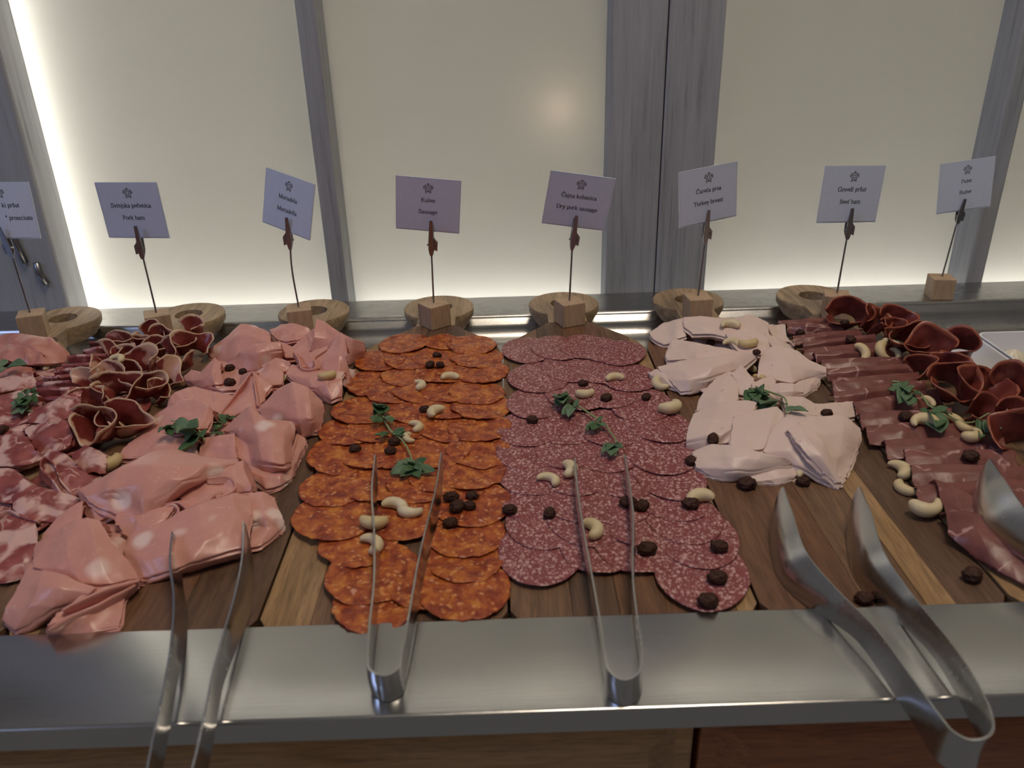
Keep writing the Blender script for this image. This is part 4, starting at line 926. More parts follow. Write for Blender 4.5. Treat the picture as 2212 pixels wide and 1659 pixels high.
# ---- beef ham: folded strips laid in a row, curls along the right
def strip(name, crop, l, r, drop, mat, lb, cat, group, z=1.5, zl=.4, th=.0012, amp=.8, end=(10, 14)):
    (x0, y0), (x1, y1) = l, r
    m = lambda t, dx, dy, zz: (x0 + (x1 - x0) * t + dx, y0 + (y1 - y0) * t + dy, zz)
    rows = [[m(0, 0, 4, z * .8), m(.33, 0, random.uniform(-4, 3), z), m(.66, 0, random.uniform(-3, 4), z * 1.03), m(1, 0, 2, z * .95)],
            [m(0, 3, drop * .38, z * .66), m(.33, 2, drop * .35, z * .86), m(.66, 2, drop * .35, z * .88), m(1, 2, drop * .35, z * .8)],
            [m(0, end[0], drop, zl), m(.33, end[0], drop + 3, zl * 1.3), m(.66, end[1], drop, zl * 1.4), m(1, end[1], drop, zl * 1.3)]]
    return sheet(name, crop, rows, mat, lb, cat, group, th=th, amp=amp, k=.06, nu=34, nv=16, tf=False, rag=.0012, wr=.5)
bs = [((1095, 185), (1500, 165), 70), ((1150, 203), (1590, 215), 90), ((1195, 305), (1740, 250), 80), ((1275, 352), (1840, 295), 85), ((1285, 412), (1920, 345), 90), ((1370, 432), (2030, 392), 95),
      ((1420, 488), (2120, 470), 100), ((1462, 560), (2160, 520), 105), ((1500, 640), (2180, 590), 110), ((1512, 745), (2230, 655), 115)]
for i, (l, r, d) in enumerate(bs):
    strip('beef_ham_slice', CD, l, r, d, M_BEEF, 'folded dark red beef ham slice, %s in its row from the wooden block' % ORD[i], 'beef slice', 'folded beef ham slices', z=1.3 + .25 * (i % 2))
bs2 = [((455, 602), (900, 530), 95), ((480, 658), (960, 640), 100), ((515, 728), (1060, 712), 110), ((610, 805), (1240, 775), 110), ((715, 850), (1300, 855), 110), ((750, 935), (1400, 945), 120), ((778, 1045), (1450, 985), 130)]
for i, (l, r, d) in enumerate(bs2):
    strip('beef_ham_slice', CE, l, r, d, M_BEEF, 'folded dark red beef ham slice, %s in its row counted from the right tongs' % ORD[len(bs2) - 1 - i], 'beef slice', 'folded beef ham slices', z=1.4, end=(14, 24), th=.0013)
def beef(lb, rows, mat=None, **kw):
    kw.setdefault('th', .0013)
    return sheet('beef_ham_slice', CE, rows, mat or M_BEEF, lb, 'beef slice', 'folded beef ham slices', **kw)
beef('bright red-edged beef ham slice pointing left before the right tongs', [[(878, 1015, 1.6), (960, 1040, 1.9), (1120, 1130, 1.7), (1320, 1200, 1.4)], [(900, 1110, 1.2), (1010, 1160, 1.5), (1160, 1190, 1.5), (1350, 1260, 1.2)], [(935, 1200, .8), (1040, 1240, 1.0), (1180, 1260, 1.0), (1360, 1330, .9)]])
beef('large beef ham slice nearest the front of its board', [[(930, 1190, 1.2), (1050, 1185, 1.7), (1200, 1245, 1.7), (1400, 1260, 1.6)], [(950, 1300, .8), (1120, 1330, 1.3), (1260, 1380, 1.2), (1430, 1400, 1.1)], [(1070, 1415, .3), (1200, 1490, .4), (1310, 1550, .4), (1460, 1620, .4)]])
beef('beef ham slice lying behind the big front slice at the right frame edge', [[(1150, 1000, 1.3), (1300, 1010, 1.6), (1450, 1030, 1.6)], [(1160, 1090, 1.1), (1320, 1110, 1.4), (1470, 1140, 1.3)], [(1190, 1200, .8), (1340, 1230, 1.1), (1480, 1260, 1.0)]])

def curl(name, crop, cxy, z, R, Hh, a0, a1, tilt, mat, lb, cat, group, flare=.5, ruf=.12, spiral=.12, th=.0011, nu=44, nv=12, seed=0):
    """a slice rolled into an open cone: angles in degrees, tilt = (about x, about y)"""
    SEED[0] += 1; sd = SEED[0] * 5.3
    px, py = cpx(crop, *cxy); c = P(px, py, z * .01)
    Rm = Matrix.Rotation(math.radians(tilt[0]), 3, 'X') @ Matrix.Rotation(math.radians(tilt[1]), 3, 'Y')
    rq = random.Random(SEED[0]); sqx, sqy = rq.uniform(.85, 1.2), rq.uniform(.65, 1.0)
    vs, fs, rimv = [], [], []
    for i in range(nu):
        u = i / (nu - 1); a = math.radians(a0 + (a1 - a0) * u)
        edge = 1 - .25 * (abs(2 * u - 1) ** 4)
        for j in range(nv):
            v = j / (nv - 1)
            rad = R * .01 * ((1 - flare) + flare * v ** 1.3) * (1 + spiral * (u - .5) * 2) * (1 + ruf * v * math.sin(3.1 * a + sd) * .8)
            zz = Hh * .01 * (v - .45) * edge + ruf * .01 * R * v * math.sin(2.3 * a + sd * 1.7) * .7
            p = Vector((rad * math.cos(a), rad * math.sin(a), zz))
            p = Vector((p.x * sqx, p.y * sqy, p.z)); p += mnoise.noise_vector(p * 38 + Vector((0, sd, 0))) * .0042
            p += mnoise.noise_vector(p * 80 + Vector((sd, 0, 0))) * .0016 + mnoise.noise_vector(p * 230 + Vector((sd, 0, 0))) * .0004
            vs.append(c + Rm @ p); rimv.append(max(0.0, min(1.0, (max(v, abs(2 * u - 1) * .93) - .80) / .18)))
    lo = min(p.z for p in vs)
    if lo < .0008:
        for p in vs: p.z += (.0008 - lo) * max(0.0, 1 - (p.z - lo) / .03)
    for i in range(nu - 1):
        for j in range(nv - 1): fs.append((i * nv + j, (i + 1) * nv + j, (i + 1) * nv + j + 1, i * nv + j + 1))
    o = mobj(name, vs, fs, mat, fix=False)
    at = o.data.attributes.new('rim', 'FLOAT', 'POINT'); at.data.foreach_set('value', rimv)
    m = o.modifiers.new('thickness', 'SOLIDIFY'); m.thickness = th; m.offset = 0
    tag(o, lb, cat, group); return o
BC = [((410, 165), 1.7, 2.3, 2.6, -200, 150, (38, -8)), ((545, 200), 1.7, 1.7, 2.6, -120, 190, (20, 28)), ((665, 185), 2.0, 1.9, 2.2, -180, 160, (30, 0)), ((705, 290), 1.8, 2.2, 2.8, -210, 150, (42, 10)),
      ((850, 340), 1.8, 2.4, 2.8, -40, 270, (15, -10)), ((1010, 325), 1.9, 2.2, 2.6, -160, 120, (28, -25)), ((800, 450), 1.6, 1.6, 2.2, -120, 130, (25, -25)), ((960, 530), 1.8, 2.2, 2.8, -205, 165, (40, 0)),
      ((1130, 560), 1.8, 2.3, 2.8, -60, 250, (12, 12)), ((1260, 560), 1.9, 2.2, 2.8, -150, 120, (25, -20)), ((1120, 680), 1.4, 1.9, 2.2, -160, 140, (30, 20)), ((1320, 790), 1.9, 2.4, 3.0, -60, 230, (15, -25)),
      ((1280, 700), 1.5, 2.0, 2.2, -180, 130, (30, 10)), ((640, 235), 1.3, 1.4, 1.8, -150, 130, (30, 0)), ((920, 430), 1.5, 1.7, 2.2, -150, 130, (30, 0))]
for i, (c_, z_, R_, H_, a0, a1, tl) in enumerate(sorted(BC, key=lambda q: q[0][1])):
    curl('beef_ham_curl', CE, c_, z_, R_, H_, a0, a1, tl, M_BEEFC, 'curled reddish beef ham slice along the right of its board, %s from the wooden block' % ORD[i], 'beef slice', 'curled beef ham slices', ruf=.14)

# ---- pork ham: strips on the left, curls on the right, loose sheets in front
ps = [((930, 232), (1460, 178), 60), ((860, 305), (1300, 262), 70), ((690, 372), (1100, 352), 80), ((650, 462), (1050, 440), 85), ((560, 520), (1020, 500), 85), ((430, 588), (980, 548), 85), ((370, 652), (900, 630), 90), ((380, 712), (820, 705), 95), ((330, 800), (760, 800), 110)]
for i, (l, r, d) in enumerate(ps):
    strip('pork_ham_slice', CC, l, r, d, M_PORK, 'marbled pork ham slice, %s in the folded row from the wooden block' % ORD[i], 'ham slice', 'pork ham slices', z=1.5, th=.0010, amp=1.1)
PCL = [((1560, 200), 2.0, 1.7, 2.3, -200, 130, (32, 5)), ((1230, 245), 2.0, 1.5, 1.6, -180, 140, (20, -10)), ((1470, 280), 1.8, 1.2, 1.8, -170, 150, (30, 10)), ((1985, 150), 2.2, 1.5, 2.6, -70, 150, (5, 8)),
       ((1710, 230), 2.0, 1.6, 2.0, -190, 150, (35, -10)), ((2030, 300), 1.5, 1.7, 1.9, -30, 200, (15, 20)), ((1130, 430), 2.0, 1.9, 2.0, -200, 120, (28, -12)), ((1310, 430), 1.9, 1.3, 2.2, -60, 200, (10, 5)),
       ((1480, 470), 2.0, 1.7, 2.4, -30, 230, (10, -8)), ((1740, 400), 1.7, 1.6, 2.0, -200, 110, (30, -20)), ((1720, 590), 1.3, 1.7, 1.9, -40, 160, (8, 35)), ((1900, 450), 1.2, 1.3, 1.6, -200, 60, (15, -20)),
       ((920, 660), 1.6, 1.7, 1.8, -10, 190, (22, -15)), ((1130, 640), 1.8, 1.6, 2.2, -160, 180, (22, 5)), ((1260, 760), 1.7, 1.9, 2.4, -205, 160, (34, 0)), ((1470, 720), 1.6, 1.8, 2.4, -190, 110, (22, 18)),
       ((1600, 780), 1.1, 1.6, 1.9, -60, 130, (10, 30)), ((960, 860), 1.5, 1.5, 1.8, -30, 190, (18, -8)), ((1010, 1130), 1.7, 2.1, 2.7, -215, 145, (40, 0)), ((1290, 1080), 1.5, 2.0, 2.4, -200, 130, (32, 14)),
       ((1400, 1090), 1.1, 1.5, 1.8, -140, 120, (20, 22)), ((1330, 580), 1.6, 1.5, 2.0, -170, 150, (28, 0)), ((1620, 330), 1.6, 1.4, 1.8, -170, 150, (30, 0)), ((1870, 280), 1.6, 1.4, 1.8, -170, 130, (25, 10))]
for i, (c_, z_, R_, H_, a0, a1, tl) in enumerate(sorted(PCL, key=lambda q: q[0][1])):
    w_ = ORD[i] if i < 20 else 'twenty-' + ORD[i - 20]
    curl('pork_ham_curl', CC, c_, z_, R_, H_, a0, a1, tl, M_PORKD, 'curled dark red ham slice with pale rim, %s from the wooden block' % w_, 'ham slice', 'curled pork ham slices', ruf=.2, th=.0010)
def pork(lb, crop, rows, mat=None, cat='ham slice', name='pork_ham_slice', group='pork ham slices', **kw):
    kw.setdefault('th', .0011); kw.setdefault('amp', 1.3)
    return sheet(name, crop, rows, mat or M_PORK, lb, cat, group, **kw)
pork('pork ham slice left of the leftmost sprig, low in the pile', CC, [[(-80, 800, 1.0), (200, 735, 1.4), (430, 800, 1.2)], [(-80, 900, 1), (200, 880, 1.1), (430, 900, 1.0)], [(-80, 1090, .7), (150, 1095, .8), (320, 1065, .8)]])
pork('pork ham slice at the left frame edge beside a raisin', CC, [[(-80, 1085, 1.1), (140, 1095, 1.3), (300, 1085, 1.2)], [(-80, 1150, 1), (130, 1150, 1.2), (270, 1160, 1.0)], [(-80, 1240, .7), (100, 1230, .8), (250, 1220, .8)]])
pork('pork ham slice between the prosciutto and the leftmost sprig', CC, [[(-80, 650, 1.3), (180, 550, 1.7), (360, 535, 1.5)], [(-80, 700, 1.1), (200, 640, 1.3), (350, 610, 1.2)], [(-80, 770, .8), (220, 720, .9), (420, 700, .8)]])
pork('pork ham slice with a fatty rim rising right of the leftmost sprig', CC, [[(520, 860, 1.8), (720, 722, 2.6), (870, 740, 2.4)], [(320, 950, 1.3), (550, 920, 1.9), (830, 870, 2.0)], [(285, 1070, .8), (500, 1090, 1.2), (780, 1010, 1.5)]])
pork('upright pork ham leaf left of the two big cups', CC, [[(755, 925, 2.4), (800, 945, 2.5), (835, 1000, 2.2)], [(715, 1100, 1.9), (780, 1100, 2.1), (840, 1130, 1.8)], [(735, 1310, 1), (775, 1320, 1), (830, 1240, 1.2)]])
pork('square pork ham slice below the rim slice', CC, [[(240, 1140, 1.2), (480, 1075, 1.8), (695, 1040, 2.3)], [(300, 1230, 1.2), (520, 1210, 1.7), (750, 1200, 1.8)], [(420, 1400, .7), (600, 1370, 1.1), (750, 1300, 1.2)]])
pork('pork ham slice at the left frame edge below the raisin', CC, [[(-80, 1240, 1.4), (120, 1185, 1.9), (270, 1205, 2.0)], [(-80, 1380, 1.2), (180, 1370, 1.6), (370, 1360, 1.7)], [(-80, 1530, .7), (220, 1550, 1.0), (480, 1440, 1.1)]])
pork('pork ham slice with a dark patch beside the yellow cashew', CB, [[(520, 140, 1.2), (620, 65, 1.8), (710, 100, 1.7), (800, 160, 1.2)], [(550, 200, 1), (640, 160, 1.4), (740, 200, 1.2), (800, 230, .9)], [(600, 280, .6), (680, 280, .7), (740, 300, .6), (790, 290, .5)]])
pork('pork ham slice folded open like a beak left of the yellow cashew', CB, [[(295, 200, 1.8), (370, 105, 2.5), (470, 130, 2.3), (570, 230, 1.8)], [(330, 300, 1.3), (400, 230, 1.9), (520, 260, 1.7), (700, 320, 1.2)], [(480, 480, .6), (520, 470, .8), (570, 450, .9), (710, 380, .7)]])
pork('pork ham slice curled at the left frame edge, mid height', CB, [[(-60, 285, 1.4), (90, 250, 1.8), (230, 365, 1.6), (350, 400, 1.2)], [(-60, 380, 1.2), (100, 380, 1.5), (220, 440, 1.4), (340, 460, 1.1)], [(-60, 490, .8), (90, 510, .9), (200, 530, .9), (330, 510, .8)]])
pork('pork ham slice lying across below the beak-like fold', CB, [[(90, 480, 1.4), (280, 395, 1.8), (450, 420, 1.6), (610, 480, 1.2)], [(110, 550, 1.2), (290, 500, 1.5), (440, 520, 1.3), (570, 560, 1.0)], [(150, 640, .8), (260, 650, .8), (340, 640, .7), (460, 650, .6)]])
pork('large marbled pork ham slice at the left frame edge, nearest the steel shelf', CB, [[(-80, 620, 1.0), (90, 580, 1.4), (270, 645, 1.3)], [(-80, 780, 1), (120, 760, 1.2), (280, 800, 1.1)], [(-80, 930, .8), (120, 920, .9), (260, 930, .8)], [(-80, 1100, .3), (60, 1105, .3), (190, 1065, .3)]], th=.0014)
for lb, path, h in [
    ('pork ham slice edge looped into a beak left of the yellow cashew', [(560, 470, .8), (470, 440, 1.2), (390, 330, 1.9), (300, 230, 2.2), (330, 165, 2.4), (400, 215, 2.1), (450, 330, 1.6), (540, 440, 1.1)], .9),
    ('wavy pork ham edge above the large front slice', [(-40, 600, 1.7), (60, 560, 1.8), (150, 600, 1.7), (270, 640, 1.6)], .7)]:
    ruffle('pork_ham_slice', CB, path, h, M_PORK, lb, 'ham slice', 'pork ham slices', th=.0011)
def pros(lb, rows, **kw):
    return pork(lb, CC, rows, M_PROS, 'prosciutto slice', 'prosciutto_slice', 'prosciutto slices', **kw)
pros('pale prosciutto slice rounded at the far left back', [[(-120, 200, 1.8), (60, 152, 2.4), (300, 165, 2.6), (530, 178, 2.3)], [(-120, 300, 1.4), (100, 250, 2.0), (330, 270, 2.4), (620, 270, 1.9)], [(-120, 400, 1), (150, 350, 1.5), (420, 380, 1.7), (730, 360, 1.0)], [(-60, 470, .8), (200, 460, 1), (450, 470, 1.1), (670, 450, .6)]])
pros('ragged prosciutto slice behind the oregano leaves at the left edge', [[(-120, 260, 2.1), (80, 248, 2.4), (280, 288, 2.4), (440, 368, 1.9)], [(-120, 350, 1.7), (100, 340, 2.0), (280, 360, 2.0), (490, 400, 1.5)], [(-120, 430, 1.2), (80, 440, 1.4), (240, 450, 1.3), (430, 470, 1.0)]], amp=2.0)
for i, (dx, dy) in enumerate([(-420, 10), (-560, 160), (-430, 330), (-560, 480), (-420, 640), (-560, 800), (-420, 980)]):
    pros('prosciutto slice out at the far left of its board, %s from the back' % ORD[i], [[(dx - 60, 250 + dy, 1.4), (dx + 120, 200 + dy, 2.0), (dx + 330, 230 + dy, 1.7)], [(dx - 80, 340 + dy, 1.1), (dx + 120, 310 + dy, 1.6), (dx + 360, 330 + dy, 1.3)], [(dx - 60, 440 + dy, .6), (dx + 120, 440 + dy, .8), (dx + 340, 440 + dy, .7)]])
pros('low prosciutto slice below the oregano leaves at the left edge', [[(-120, 520, 1.2), (100, 500, 1.5), (330, 500, 1.4)], [(-120, 570, 1.0), (100, 560, 1.2), (350, 560, 1.0)], [(-120, 640, .7), (100, 640, .8), (330, 620, .7)]])

# ================================================================== TONGS
def tongs(label, left, bendp, right, wid, tipw, roll=0.0, th=.0012):
    """one strip of steel bent to a U: left arm (tip to bend), bend, right arm (bend to tip); points are its upper edge (px, py, z cm)"""
    Lp = [P(p[0], p[1], p[2] * .01) for p in left]; Bp = [P(p[0], p[1], p[2] * .01) for p in bendp]; Rp = [P(p[0], p[1], p[2] * .01) for p in right]
    root = empty('serving_tongs', Vector((Bp[len(Bp) // 2].x, Bp[len(Bp) // 2].y, Bp[len(Bp) // 2].z - wid))); tag(root, label, 'tongs', 'steel serving tongs')
    full = Lp + Bp + Rp; n = 150
    crv = catmull(full, n)
    nl, nb, nr = len(Lp), len(Bp), len(Rp); tot = len(full) - 1
    i0 = int((nl - .5) / tot * (n - 1)); i1 = int((nl + nb - .5) / tot * (n - 1))
    def width(i):
        s = min(i, n - 1 - i) / (n - 1)
        # tip profile: rounded start, paddle, narrow neck, then full handle
        a = tipw if tipw else wid
        if s < .10: return max(.15, math.sqrt(max(0, 1 - (1 - s / .10) ** 2))) * (a * .98)
        if s < .24: t = (s - .10) / .14; t = t * t * (3 - 2 * t); return a * (1 - t) + wid * .72 * t
        t = min(1, (s - .24) / .15); return wid * (.72 + .28 * t)
    def seg(a, b, nm):
        vs, fs = [], []
        for i in range(a, b + 1):
            p = crv[i]; t = (crv[min(i + 1, n - 1)] - crv[max(i - 1, 0)]).normalized()
            sm = min(1.0, max(0.0, (min(i, n - 1 - i) / (n - 1) - .12) / .22)); dn = Vector((roll * (1 - .75 * sm), 0, -1)); dn = (dn - t * dn.dot(t)).normalized(); s_ = t.cross(dn).normalized()
            w = width(i)
            bow = .12 * w * (1 if i < n / 2 else -1) * (1.0 if min(i, n - 1 - i) / (n - 1) < .2 else .35)
            for (k, q) in enumerate((0, .25, .5, .75, 1)):
                c = p + dn * (w * q) + s_ * (-bow * 4 * q * (1 - q))
                c.z = max(c.z, .0)
                vs.append(c + s_ * th * .5); vs.append(c - s_ * th * .5)
        m = 10
        for i in range(b - a):
            for k in range(4):
                A0, B0_ = i * m + 2 * k, (i + 1) * m + 2 * k
                fs.append((A0, B0_, B0_ + 2, A0 + 2)); fs.append((A0 + 1, A0 + 3, B0_ + 3, B0_ + 1))
            A0, B0_ = i * m, (i + 1) * m
            fs.append((A0, A0 + 1, B0_ + 1, B0_)); fs.append((A0 + 8, B0_ + 8, B0_ + 9, A0 + 9))
        for e in (0, (b - a) * m):
            for k in range(4): fs.append((e + 2 * k, e + 2 * k + 2, e + 2 * k + 3, e + 2 * k + 1))
        o = child(nm, vs, fs, M_TONG, root); auto_smooth(o, 50)
    seg(0, i0, 'arm'); seg(i0, i1, 'spring_bend'); seg(i1, n - 1, 'arm')
tongs('steel tongs over the orange kulen slices, bend resting on the steel shelf', [(810, 982, 1.9), (803, 1060, 2.0), (808, 1140, 2.0), (808, 1250, 2.1), (798, 1350, 2.2), (794, 1420, 2.3)],
      [(800, 1447, 2.3), (832, 1458, 2.3), (860, 1442, 2.3)], [(868, 1405, 2.3), (882, 1335, 2.2), (908, 1190, 2.1), (940, 1060, 2.0), (953, 977, 1.9)], .0185, .016, roll=.15)
tongs('steel tongs over the marbled salami, bend resting on the steel shelf', [(1242, 988, 1.9), (1248, 1060, 2.0), (1262, 1150, 2.0), (1280, 1250, 2.1), (1296, 1340, 2.2), (1306, 1410, 2.3)],
      [(1318, 1450, 2.3), (1350, 1468, 2.3), (1382, 1448, 2.3)], [(1386, 1395, 2.3), (1376, 1330, 2.2), (1367, 1240, 2.1), (1368, 1120, 2.0), (1362, 1060, 2.0), (1350, 982, 1.9)], .0185, .016, roll=.12)
tongs('steel tongs with broad spoon tips, hanging over the shelf edge below the turkey', [(1692, 1052, 2.4), (1712, 1110, 2.7), (1740, 1190, 2.5), (1805, 1270, 2.2), (1890, 1355, 2.3), (1968, 1460, 2.3), (2030, 1545, 2.3)],
      [(2058, 1578, 2.3), (2095, 1597, 2.3), (2135, 1590, 2.3), (2146, 1560, 2.3)], [(2125, 1500, 2.3), (2060, 1395, 2.3), (1968, 1280, 2.2), (1908, 1190, 2.5), (1882, 1110, 2.7), (1858, 1052, 2.4)], .021, .031, roll=-.45)
tongs('steel tongs over the mortadella, handles running out of the frame bottom', [(372, 1148, 2.4), (367, 1210, 2.4), (375, 1290, 2.4), (370, 1380, 2.4), (356, 1470, 2.4), (335, 1570, 2.4), (316, 1670, 2.4)],
      [(308, 1730, 2.4), (330, 1775, 2.4), (380, 1765, 2.4)], [(415, 1660, 2.4), (438, 1560, 2.4), (458, 1460, 2.4), (482, 1370, 2.4), (508, 1280, 2.4), (523, 1200, 2.4), (526, 1126, 2.4)], .020, .022, roll=.2)
tongs('steel tongs with a broad tip on the beef ham, at the right frame edge', [(2140, 992, 4.0), (2172, 1040, 4.2), (2230, 1120, 3.6), (2330, 1230, 2.6), (2440, 1340, 2.4), (2530, 1430, 2.4)],
      [(2565, 1460, 2.4), (2600, 1470, 2.4), (2630, 1450, 2.4)], [(2600, 1380, 2.4), (2520, 1270, 2.4), (2430, 1150, 3.0), (2370, 1060, 3.8), (2340, 1000, 4.0)], .021, .034, roll=-.45)

# ================================================================== BUTTER DISHES
def dish(x0, x1, y0, y1, label):
    z0, z1 = FLZ + .0006, .000
    root = empty('butter_dish', ((x0 + x1) / 2, (y0 + y1) / 2, z0)); tag(root, label, 'dish', 'white butter dishes')
    def loop(ins, r, z, n=6):
        out = []
        a, b, c, d = x0 + ins, x1 - ins, y0 + ins, y1 - ins
        for (cx, cy, s) in ((b - r, d - r, 0), (a + r, d - r, 90), (a + r, c + r, 180), (b - r, c + r, 270)):
            for k in range(n + 1):
                t = math.radians(s + 90 * k / n); out.append((cx + r * math.cos(t), cy + r * math.sin(t), z))
        return out
    L_ = [loop(.008, .008, z0), loop(.003, .011, z0 + .012), loop(.0, .012, z1 - .003), loop(.0, .012, z1), loop(.0025, .010, z1), loop(.0035, .009, z1 - .003), loop(.007, .008, z0 + .012), loop(.013, .006, z0 + .005)]
    n = len(L_[0]); vs = [p for l in L_ for p in l]; fs = []
    for i in range(len(L_) - 1):
        for k in range(n): fs.append((i * n + k, i * n + (k + 1) % n, (i + 1) * n + (k + 1) % n, (i + 1) * n + k))
    fs.append(tuple(range(n - 1, -1, -1))); fs.append(tuple((len(L_) - 1) * n + k for k in range(n)))
    o = child('bowl', vs, fs, M_PORC, root); auto_smooth(o, 60)
def rosette(x, y, z, r, label, seed):
    vs, fs = [], []; nu, nv = 36, 12
    for j in range(nv):
        v = j / (nv - 1); rr = r * math.sqrt(max(0, 1 - v ** 1.6)) if j else r * .9
        for i in range(nu):
            a = 2 * math.pi * i / nu
            k = 1 + .16 * math.sin(7 * a + v * 5 + seed) * (1 - v * .4)
            vs.append((x + rr * k * math.cos(a), y + rr * k * math.sin(a), z + r * 1.9 * v))
    for j in range(nv - 1):
        for i in range(nu): fs.append((j * nu + i, j * nu + (i + 1) % nu, (j + 1) * nu + (i + 1) % nu, (j + 1) * nu + i))
    fs.append(tuple(range(nu)))
    o = mobj('butter_rosette', vs, fs, M_BUTTER); tag(o, label, 'butter', 'butter rosettes'); return o
dish(.465, .513, .675, .822, 'narrow white dish with butter, behind the beef ham curls')
dish(.5165, .640, .690, .822, 'wide white dish with butter at the right frame edge')
k = 0
for (x, y, lb) in [(.488, .795, 'piped butter rosette at the back of the narrow dish'), (.489, .755, 'piped butter rosette in the middle of the narrow dish'), (.488, .715, 'piped butter rosette at the front of the narrow dish'),
                   (.545, .790, 'piped butter rosette back left in the wide dish'), (.590, .788, 'piped butter rosette back right in the wide dish'), (.548, .742, 'piped butter rosette front left in the wide dish'), (.595, .740, 'piped butter rosette front right in the wide dish')]:
    rosette(x, y, FLZ + .0054, .0145 if x < .5 else .0195, lb, k) 
    k += 1.3

# ================================================================== GARNISH (dropped on whatever surface lies there)
bpy.context.view_layer.update()
DG = bpy.context.evaluated_depsgraph_get()
def hit(px, py):
    ok, loc, nor, idx, ob, mw = scene.ray_cast(DG, CPOS, ray(px, py).normalized())
    return (loc, nor) if ok else (P(px, py, 0), Vector((0, 0, 1)))
# seeing past the tongs: step through steel
def rest(px, py):
    o_ = CPOS.copy(); d = ray(px, py).normalized()
    for _ in range(6):
        ok, loc, nor, idx, ob, mw = scene.ray_cast(DG, o_, d)
        if not ok: break
        if ob.name.split('.')[0] in ('arm', 'spring_bend'):
            o_ = loc + d * .0006; continue
        return loc, (nor if nor.z > 0 else -nor)
    return P(px, py, 0), Vector((0, 0, 1))
def cashew_mesh(seed):
    rng = random.Random(seed); n, sg = 18, 12
    R_ = .0062 + rng.random() * .0010; arcd = 180 + rng.random() * 40
    vs, fs = [], []
    for i in range(n):
        u = i / (n - 1); a = math.radians(-arcd / 2 + arcd * u)
        c = Vector((R_ * math.cos(a), R_ * math.sin(a) * 1.15, 0)); t = Vector((-math.sin(a), math.cos(a), 0)); nn = Vector((math.cos(a), math.sin(a), 0))
        e = math.sin(math.pi * min(max(u, .0), 1)) ** .42 if 0 < u < 1 else .06
        r = (.0055 - .0014 * u) * e * (1 + .10 * math.sin(5 * u + seed))
        for k in range(sg):
            b = 2 * math.pi * k / sg
            vs.append(c + nn * (r * math.cos(b) * .95) + Vector((0, 0, r * math.sin(b) * .92)) - Vector((R_ * .45, 0, 0)))
    for i in range(n - 1):
        for k in range(sg): fs.append((i * sg + k, i * sg + (k + 1) % sg, (i + 1) * sg + (k + 1) % sg, (i + 1) * sg + k))
    fs.append(tuple(range(sg))); fs.append(tuple((n - 1) * sg + k for k in range(sg)))
    vs = [v * 1.0 for v in vs]; lo = min(v.z for v in vs)
    me = mk_mesh('cashew', [v - Vector((0, 0, lo)) for v in vs], fs, M_NUT); fix_normals(me); return me
def raisin_mesh(seed):
    bm = bmesh.new(); bmesh.ops.create_icosphere(bm, subdivisions=4, radius=1)
    for v in bm.verts:
        p = v.co.copy(); d = 1 + .22 * mnoise.noise(p * 1.6 + Vector((seed * 3, 0, 0))) - .34 * abs(mnoise.noise(p * 3.2 + Vector((seed * 5, 1, 0)))) - .22 * abs(mnoise.noise(p * 6.5 + Vector((seed * 5, 3, 0)))) + .12
        v.co = Vector((p.x * .0066 * d, p.y * .0052 * d, p.z * .0043 * d))
    lo = min(v.co.z for v in bm.verts)
    for v in bm.verts: v.co.z -= lo
    me = bpy.data.meshes.new('raisin'); bm.to_mesh(me); bm.free(); me.materials.append(M_RAIS)
    me.polygons.foreach_set('use_smooth', [True] * len(me.polygons)); return me
CM = [cashew_mesh(s) for s in range(5)]; RM = [raisin_mesh(s) for s in range(5)]
def drop(name, me, px, py, rz, s, label, cat, group, sink=.0008, tiltmax=.45):
    loc, nor = rest(px, py)
    nor = (nor * 1.0 + Vector((0, 0, 1))).normalized()
    o = link(name, me); s *= (.76 if name == 'raisin' else .95); o.scale = (s, s, s)
    q = Vector((0, 0, 1)).rotation_difference(nor)
    o.rotation_mode = 'QUATERNION'
    from mathutils import Quaternion
    o.rotation_quaternion = q @ Quaternion((0, 0, 1), math.radians(rz))
    # the pixel marks the middle of the piece: move its base back under it
    o.location = loc - nor * sink
    tag(o, label, cat, group); return o
CASH = {
 'the pork ham': [(255, 779, 60, .85), (237, 1008, -30, 1.25)],
 'the prosciutto': [(97, 797, 30, .7)],
 'the mortadella': [(625, 826, 95, .95), (707, 816, -60, 1.0)],
 'the orange kulen slices': [(905, 837, 10, .95), (972, 820, 100, 1.0), (944, 897, 150, 1.1), (898, 926, 20, .9), (885, 951, 200, .75), (853, 1102, 60, 1.15), (887, 1112, -100, 1.0), (808, 1133, -90, 1.15), (803, 1182, 30, 1.05)],
 'the marbled salami': [(1328, 822, 100, 1.0), (1265, 855, -70, 1.0), (1185, 1042, 50, .95), (1225, 1022, 0, 1.15), (1510, 1088, 120, 1.15), (1277, 1152, 10, 1.2)],
 'the bare wood left of the turkey': [(1428, 833, 190, 1.1), (1447, 886, -50, 1.25)],
 'the pale turkey': [(1575, 708, 90, 1.05), (1580, 746, 60, .95), (1617, 745, -90, 1.05), (1618, 803, 40, .9), (1640, 819, 10, .75), (1750, 1034, 80, 1.2)],
 'the beef ham': [(1858, 765, 10, 1.15), (1905, 762, 180, 1.1), (1922, 747, 95, 1.0), (1932, 766, 20, .8), (2002, 872, 30, .8), (1993, 920, 90, 1.15), (2050, 912, 60, 1.0), (2082, 925, 200, .9), (2096, 945, -60, 1.05)],
 'bare wood by the beef ham': [(1940, 1024, 0, 1.15), (1955, 1061, 200, 1.05), (1998, 1099, -90, 1.25)],
 'the board gap by the steel shelf': [(1098, 1326, 0, .5)]}
random.seed(3)
